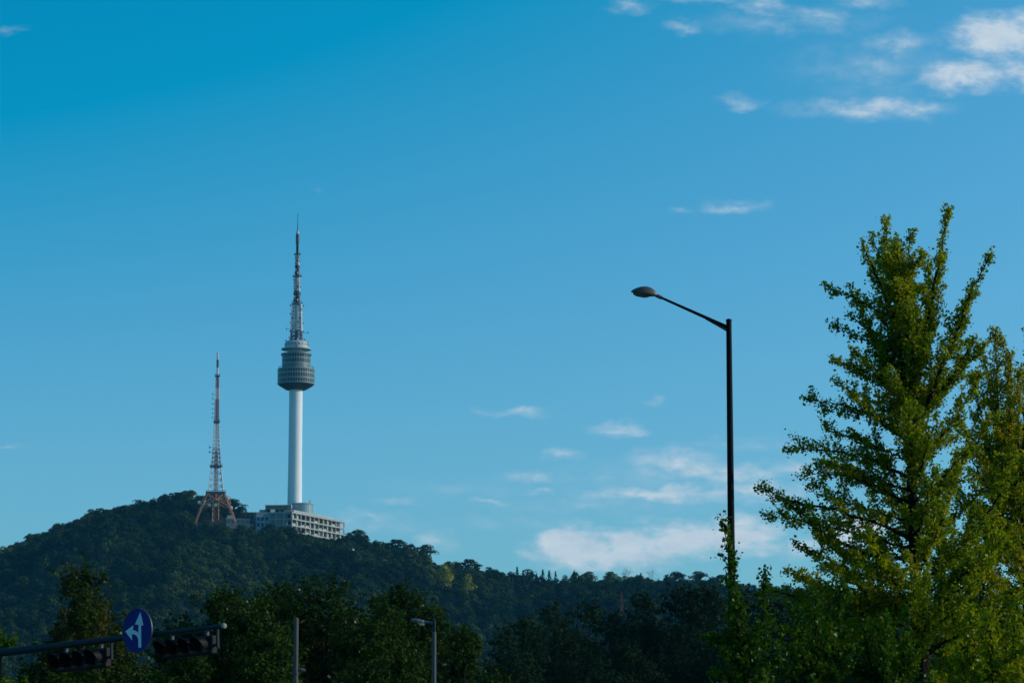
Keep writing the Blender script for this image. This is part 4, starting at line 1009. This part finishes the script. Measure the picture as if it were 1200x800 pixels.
m = MB(); m.add(V, [(i * nr + k_, i * nr + (k_ + 1) % nr, (i + 1) * nr + (k_ + 1) % nr, (i + 1) * nr + k_) for i in range(nseg) for k_ in range(nr)] + [tuple(range(nr))[::-1], tuple(nseg * nr + k_ for k_ in range(nr))])
head = m.build('lamp_head', MAT['lamp_head'], lamp, True)
cbt = start + hd * (hl * .6) - hup * .028; m = MB()
rows = []
for (rx, dz) in ((1.0, 0.0), (.92, -.03), (.6, -.055), (.05, -.062)):
    rows += [cbt + hd * (.19 * rx * math.cos(2 * math.pi * q / 20)) + hs_ * (.10 * rx * math.sin(2 * math.pi * q / 20)) + hup * dz for q in range(20)]
m.add(rows, [(i * 20 + k_, i * 20 + (k_ + 1) % 20, (i + 1) * 20 + (k_ + 1) % 20, (i + 1) * 20 + k_) for i in range(3) for k_ in range(20)]); m.build('lens', MAT['lamp_lens'], head, True)
# slim steel post standing just behind the lamp pole
pb = at(862.5, 745, 66.5); pb[2] = 0
sp = thing('slim_post', pb, 'slim pale steel post close beside the foot of the tall dark lamp pole', 'post')
m = MB(); ph_ = at(862.5, 690, 66.5)[2]; m.tube([(0, 0, 0), (0, 0, ph_)], [.03, .026], 8); m.build('pole', MAT['galv'], sp, True)
m = MB(); m.lathe([(.034, ph_), (.03, ph_ + .05), (.005, ph_ + .07)], 8); m.build('cap', MAT['galv'], sp)

# ------------------------------------------------------------------ bare grey post and small arm lamp
b0 = at(346.3, 800, 62); b0[2] = 0; ht = at(346.8, 724.5, 62)[2]
gp_ = thing('grey_post', b0, 'bare grey round post in front of the largest dark tree', 'post')
m = MB(); m.tube([(0, 0, 0), (0, 0, ht)], [.058, .05], 14); m.lathe([(.051, ht - .002), (.045, ht + .015), (.006, ht + .02)], 14); m.build('pole', MAT['grey_post'], gp_, True)
zb = at(346, 787, 62)[2]
m = MB(); m.lathe([(.062, zb - .05), (.068, zb - .045), (.068, zb + .045), (.062, zb + .05)], 14); m.lathe([(.062, zb - .23), (.068, zb - .225), (.068, zb - .17), (.062, zb - .165)], 14); m.build('clamp', MAT['galv'], gp_)
m = MB(); m.tube([(.05, 0, zb + .05), (.12, 0, zb + .04), (.2, 0, zb + .03)], [.035, .05, .03], 8); m.build('bracket_lamp', MAT['galv'], gp_)
b0 = at(508.5, 800, 70); b0[2] = 0; ht = at(509, 726, 70)[2]; zc = at(509, 740, 70)[2]
al = thing('arm_lamp', b0, 'small grey street lamp with a short flat head before dark trees', 'street lamp')
m = MB(); m.tube([(0, 0, 0), (0, 0, zc)], [.062, .05], 14); m.build('pole', MAT['galv'], al, True)
m = MB(); m.tube([(0, 0, zc - .02), (0, 0, ht)], [.04, .036], 12); m.lathe([(.037, ht), (.03, ht + .015), (.004, ht + .02)], 12); m.build('pole_top', MAT['arm_paint'], al, True)
q0 = at(507.5, 729.5, 70) - b0; q1 = at(497, 728.5, 70) - b0; q2 = at(481.5, 725.5, 70) - b0
m = MB(); m.tube([q0, q1], [.034, .03], 8); m.build('arm', MAT['led_blue'], al, True)
dv = (q2 - q1); ln = np.linalg.norm(dv); dv /= ln; an = math.atan2(dv[2], dv[0])
Rm = np.array(((math.cos(an), 0, -math.sin(an)), (0, 1, 0), (math.sin(an), 0, math.cos(an))))
m = MB()
VV = []
for (t, w_, hi, lo) in ((0, .06, .03, .03), (.12, .12, .045, .03), (.5, .15, .05, .03), (.85, .13, .04, .025), (1, .06, .015, .015)):
    c = q1 + dv * ln * t; upv = np.cross((0, 1.0, 0), dv); upv = upv if upv[2] > 0 else -upv
    for (sy, sz) in ((-1, -1), (1, -1), (1, .2), (.6, 1), (-.6, 1), (-1, .2)): VV.append(c + np.array((0, w_ * sy, 0)) + upv * (hi * sz if sz > 0 else lo * -sz * -1))
m.add(VV, [(i * 6 + k_, i * 6 + (k_ + 1) % 6, (i + 1) * 6 + (k_ + 1) % 6, (i + 1) * 6 + k_) for i in range(4) for k_ in range(6)] + [tuple(range(6))[::-1], tuple(24 + k_ for k_ in range(6))])
hd_o = m.build('lamp_head', MAT['led_blue'], al)
m = MB(); c = q1 + dv * ln * .12 - np.array((0, 0, .055)); m.box(c, (.09, .08, .05), 0, Rm); m.build('sensor', MAT['dish'], hd_o)
m = MB(); c = q1 + dv * ln * .55 - np.cross((0, 1.0, 0), dv) * (.034 if np.cross((0, 1.0, 0), dv)[2] > 0 else -.034); m.box(c, (ln * .6, .2, .012), 0, Rm); m.build('lens', MAT['lamp_lens'], hd_o)

# ------------------------------------------------------------------ signal arm, traffic lights and blue sign
YAW = math.radians(43)
dx = np.array((math.cos(YAW), -math.sin(YAW), 0.0))         # along the arm, to the right and nearer
nf = np.array((-math.sin(YAW), -math.cos(YAW), 0.0))        # the way signals and sign face
AE = at(261.5, 733.0, 54.0)                                  # the arm's end
def arm_at(px):                                              # point on the arm for a photo column
    u_ = px - 600.0
    # intersect the vertical plane of the arm with the ray's azimuth
    k_ = (AE[0] * 1.0 - u_ / F * AE[1] / math.cos(0)) / 1.0
    c_, s_ = math.cos(PITCH), math.sin(PITCH)
    py = 733.0 + (261.5 - px) * (764.5 - 733.0) / 261.5
    dd = pix_dir(px, py); A2 = np.array(((dd[0], -dx[0]), (dd[1], -dx[1])))
    tt = np.linalg.solve(A2, AE[:2] - CAM[:2]); return CAM + dd * tt[0]
A0 = arm_at(-150); Aroot = arm_at(-330)
rb_ = np.array((Aroot[0], Aroot[1], 0))
mast = thing('signal_mast', rb_, 'long grey signal arm reaching in from the left, tapered to its tip', 'signal mast')
m = MB(); m.tube([(0, 0, 0), (0, 0, Aroot[2] * .6), (0, 0, Aroot[2] + .5)], [.16, .14, .12], 14); m.build('pole', MAT['arm_paint'], mast, True)
ap = np.array([arm_at(p_) - rb_ for p_ in (-330, -150, 0, 130, 261.5)])
m = MB(); m.tube(ap, [.10, .088, .075, .058, .040], 14); m.build('arm', MAT['arm_paint'], mast, True)
m = MB(); e = arm_at(261.5) - rb_; ax = (ap[-1] - ap[-2]) / np.linalg.norm(ap[-1] - ap[-2])
m.tube([e - ax * .01, e + ax * .01, e + ax * .05, e + ax * .065], [.05, .056, .045, .01], 12); m.build('end_cap', MAT['infill'], mast, True)
axd = ax
upa = np.array((0, 0, 1.0)) - axd * axd[2]; upa /= np.linalg.norm(upa); nfa = np.cross(axd, upa); nfa = nfa if nfa @ nf > 0 else -nfa
RA = np.stack([axd, nfa, upa], 1)
def signal(px0, px1, label, rot_arm=True):
    a, b = arm_at(px0), arm_at(px1); W = np.linalg.norm(b - a); c = (a + b) / 2
    ph = W / 4; hh_ = ph * 1.02
    drop = .075 + .07 + hh_ / 2
    o = thing('traffic_light', c - upa * drop, label, 'traffic light', 'traffic lights on the signal arm')
    m = MB(); m.box((0, 0, 0), (W, .16, hh_), 0, RA); 
    hous = m.build('housing', MAT['sig_black'], o)
    bm_ = hous.modifiers.new('bevel', 'BEVEL'); bm_.width = .03; bm_.segments = 2
    for i, lm in enumerate(('lens_red', 'lens_amber', 'lens_green', 'lens_green')):
        lc = axd * ((i - 1.5) * ph); m = MB(); r_ = ph * .41
        m.tube([lc + nfa * .08, lc + nfa * .10, lc + nfa * .115], [r_, r_ * .9, r_ * .3], 20); m.build('lens', MAT[lm], o, True)
        # visor: a hood open underneath, longer on top
        V = []; n_ = 17
        for q in range(n_):
            an_ = math.radians(-38 + 256 * q / (n_ - 1)); dirv = axd * math.cos(an_) + upa * math.sin(an_)
            dep = .12 + .20 * max(0, math.sin(an_) * .6 + .4)
            for (rr2, dd2) in ((r_ * 1.08, .079), (r_ * 1.06, .079 + dep), (r_ * 1.0, .079 + dep), (r_ * 1.02, .079)): V.append(lc + dirv * rr2 + nfa * dd2)
        m = MB(); m.add(V, [(q * 4 + k_, q * 4 + (k_ + 1) % 4, (q + 1) * 4 + (k_ + 1) % 4, (q + 1) * 4 + k_) for q in range(n_ - 1) for k_ in range(4)]); m.build('visor', MAT['sig_visor'], o)
    for sx in (-.36, .36):
        m = MB(); m.box(axd * (W * sx) + upa * (hh_ / 2 + .05), (.05, .05, .16), 0, RA); m.build('hanger', MAT['galv'], o)
    m = MB(); m.box(upa * (hh_ / 2 + .10), (W * .9, .04, .035), 0, RA); m.build('mounting_rail', MAT['arm_paint'], o)
    m = MB(); m.box(axd * (W / 2 + .09) + upa * (hh_ / 2 - .06), (.045, .045, .34), 0, RA); m.box(axd * (W / 2 + .05) + upa * (hh_ / 2 - .18), (.1, .04, .04), 0, RA); m.build('end_bracket', MAT['arm_paint'], o)
    return o
signal(70, 127, 'dark four-lamp traffic light under the arm, left of the blue sign')
signal(194, 251, 'dark four-lamp traffic light under the arm tip, right of the blue sign')
# the sign
SC = at(161.3, 738.7, 56.5); SC = arm_at(167.8) + nfa * .14 + (upa * 0); SC[2] = at(161.3, 738.5, SC[1])[2]
sg = thing('road_sign', SC, 'round blue road sign with white straight-ahead and left-turn arrows', 'road sign')
SR = .405
tilt = math.radians(7)
def sp3(x, z, d=0.0):  # sign plane to local space; x runs to the viewer's right
    xr, zr = x * math.cos(tilt) + z * math.sin(tilt), -x * math.sin(tilt) + z * math.cos(tilt)
    return dx * xr + np.array((0, 0, zr)) + nf * d
m = MB(); n_ = 56
V = [sp3(SR * math.cos(2 * math.pi * q / n_), SR * math.sin(2 * math.pi * q / n_), d) for d in (-.012, .004) for q in range(n_)]
m.add(V, [tuple(range(n_, 2 * n_)), tuple(range(n_))[::-1]] + [(q, (q + 1) % n_, n_ + (q + 1) % n_, n_ + q) for q in range(n_)]); m.build('plate', MAT['sign_blue'], sg)
m = MB(); V = []
for q in range(n_):
    for (rr2, d) in ((SR + .001, -.016), (SR + .014, -.016), (SR + .014, .010), (SR + .001, .010)): V.append(sp3(rr2 * math.cos(2 * math.pi * q / n_), rr2 * math.sin(2 * math.pi * q / n_), d))
m.add(V, [(q * 4 + k_, q * 4 + (k_ + 1) % 4, ((q + 1) % n_) * 4 + (k_ + 1) % 4, ((q + 1) % n_) * 4 + k_) for q in range(n_) for k_ in range(4)]); m.build('rim', MAT['sign_back'], sg)
def flat(poly_list, name, d=.008):
    m = MB()
    for poly in poly_list:
        V = [sp3(x * SR, z * SR, dd) for dd in (.004, d) for x, z in poly]; n2 = len(poly)
        m.add(V, [tuple(range(n2, 2 * n2)), tuple(range(n2))[::-1]] + [(q, (q + 1) % n2, n2 + (q + 1) % n2, n2 + q) for q in range(n2)])
    m.build(name, MAT['sign_white'], sg)
# straight arrow: tapering shaft up to a barbed head; left arrow: curved shaft
flat([[(.20, -.74), (.40, -.74), (.22, .36), (.04, .36)], [(.04, .34), (.22, .34), (.26, .27), (.40, .27), (.10, .86), (-.20, .27), (-.02, .27)]], 'straight_arrow')
cur_o, cur_i = [], []
for q in range(9):
    a = math.radians(90 - 80 * q / 8)
    cur_o.append((-.22 + .50 * math.cos(a), -.44 + .44 * math.sin(a))); cur_i.append((-.22 + .36 * math.cos(a), -.44 + .26 * math.sin(a)))
flat([[(-.40, 0.0)] + cur_o + cur_i[::-1] + [(-.40, -.18)]], 'turn_arrow_shaft', .0095)
flat([[(-.30, .0), (-.30, .22), (-.82, -.10), (-.30, -.46), (-.36, -.18), (-.39, -.09)]], 'turn_arrow_head', .011)
m = MB(); m.box(nf * -.075, (.06, .14, .5), 0, np.stack([dx, nf, (0, 0, 1)], 1)); m.build('bracket', MAT['galv'], sg)

# dark signal boxes half hidden in the leaves on the right
D3 = 68.0
h0 = at(840, 776, D3); h1 = at(1040, 772, D3 + 3)
b3 = np.array((at(1215, 770, D3 + 6)[0], D3 + 6, 0.0))
m2 = thing('signal_mast', b3, 'dark signal arm mostly hidden in the leaves behind the tall ginkgo', 'signal mast')
ar = [at(1215, 768, D3 + 6) - b3, at(1040, 770, D3 + 3) - b3, at(850, 774, D3) - b3]
m = MB(); m.tube([(0, 0, 0), (0, 0, ar[0][2] + .4)], [.16, .12], 12); m.build('pole', MAT['arm_paint'], m2, True)
m = MB(); m.tube(ar, [.09, .07, .045], 10); m.build('arm', MAT['arm_paint'], m2, True)
for (px, lab) in ((905, 'dark signal box in the leaves beside the tall street lamp pole'), (1008, 'dark signal box with painted-in pale highlights in the leaves, left of the tall ginkgo trunk')):
    c = at(px, 774.5, D3 + (px - 850) / 63 - .15); o = thing('traffic_light', c, lab, 'traffic light')
    m = MB(); m.box((0, -.02, 0), (1.25, .2, .34)); hs2 = m.build('housing', MAT['sig_black'], o); md = hs2.modifiers.new('bevel', 'BEVEL'); md.width = .03; md.segments = 2
    for i in range(4):
        m = MB(); x = (i - 1.5) * .31; V = []
        for q in range(13):
            a = math.pi * q / 12
            for rr2, yy in ((.14, -.119), (.14, -.36), (.132, -.36), (.132, -.119)): V.append((x + rr2 * math.cos(a), yy, rr2 * math.sin(a)))
        m.add(V, [(q * 4 + k_, q * 4 + (k_ + 1) % 4, (q + 1) * 4 + (k_ + 1) % 4, (q + 1) * 4 + k_) for q in range(12) for k_ in range(4)]); m.build('visor', MAT['led_blue'] if i in (1, 3) else MAT['sig_visor'], o)  # every other visor is paler blue, a highlight put into its colour
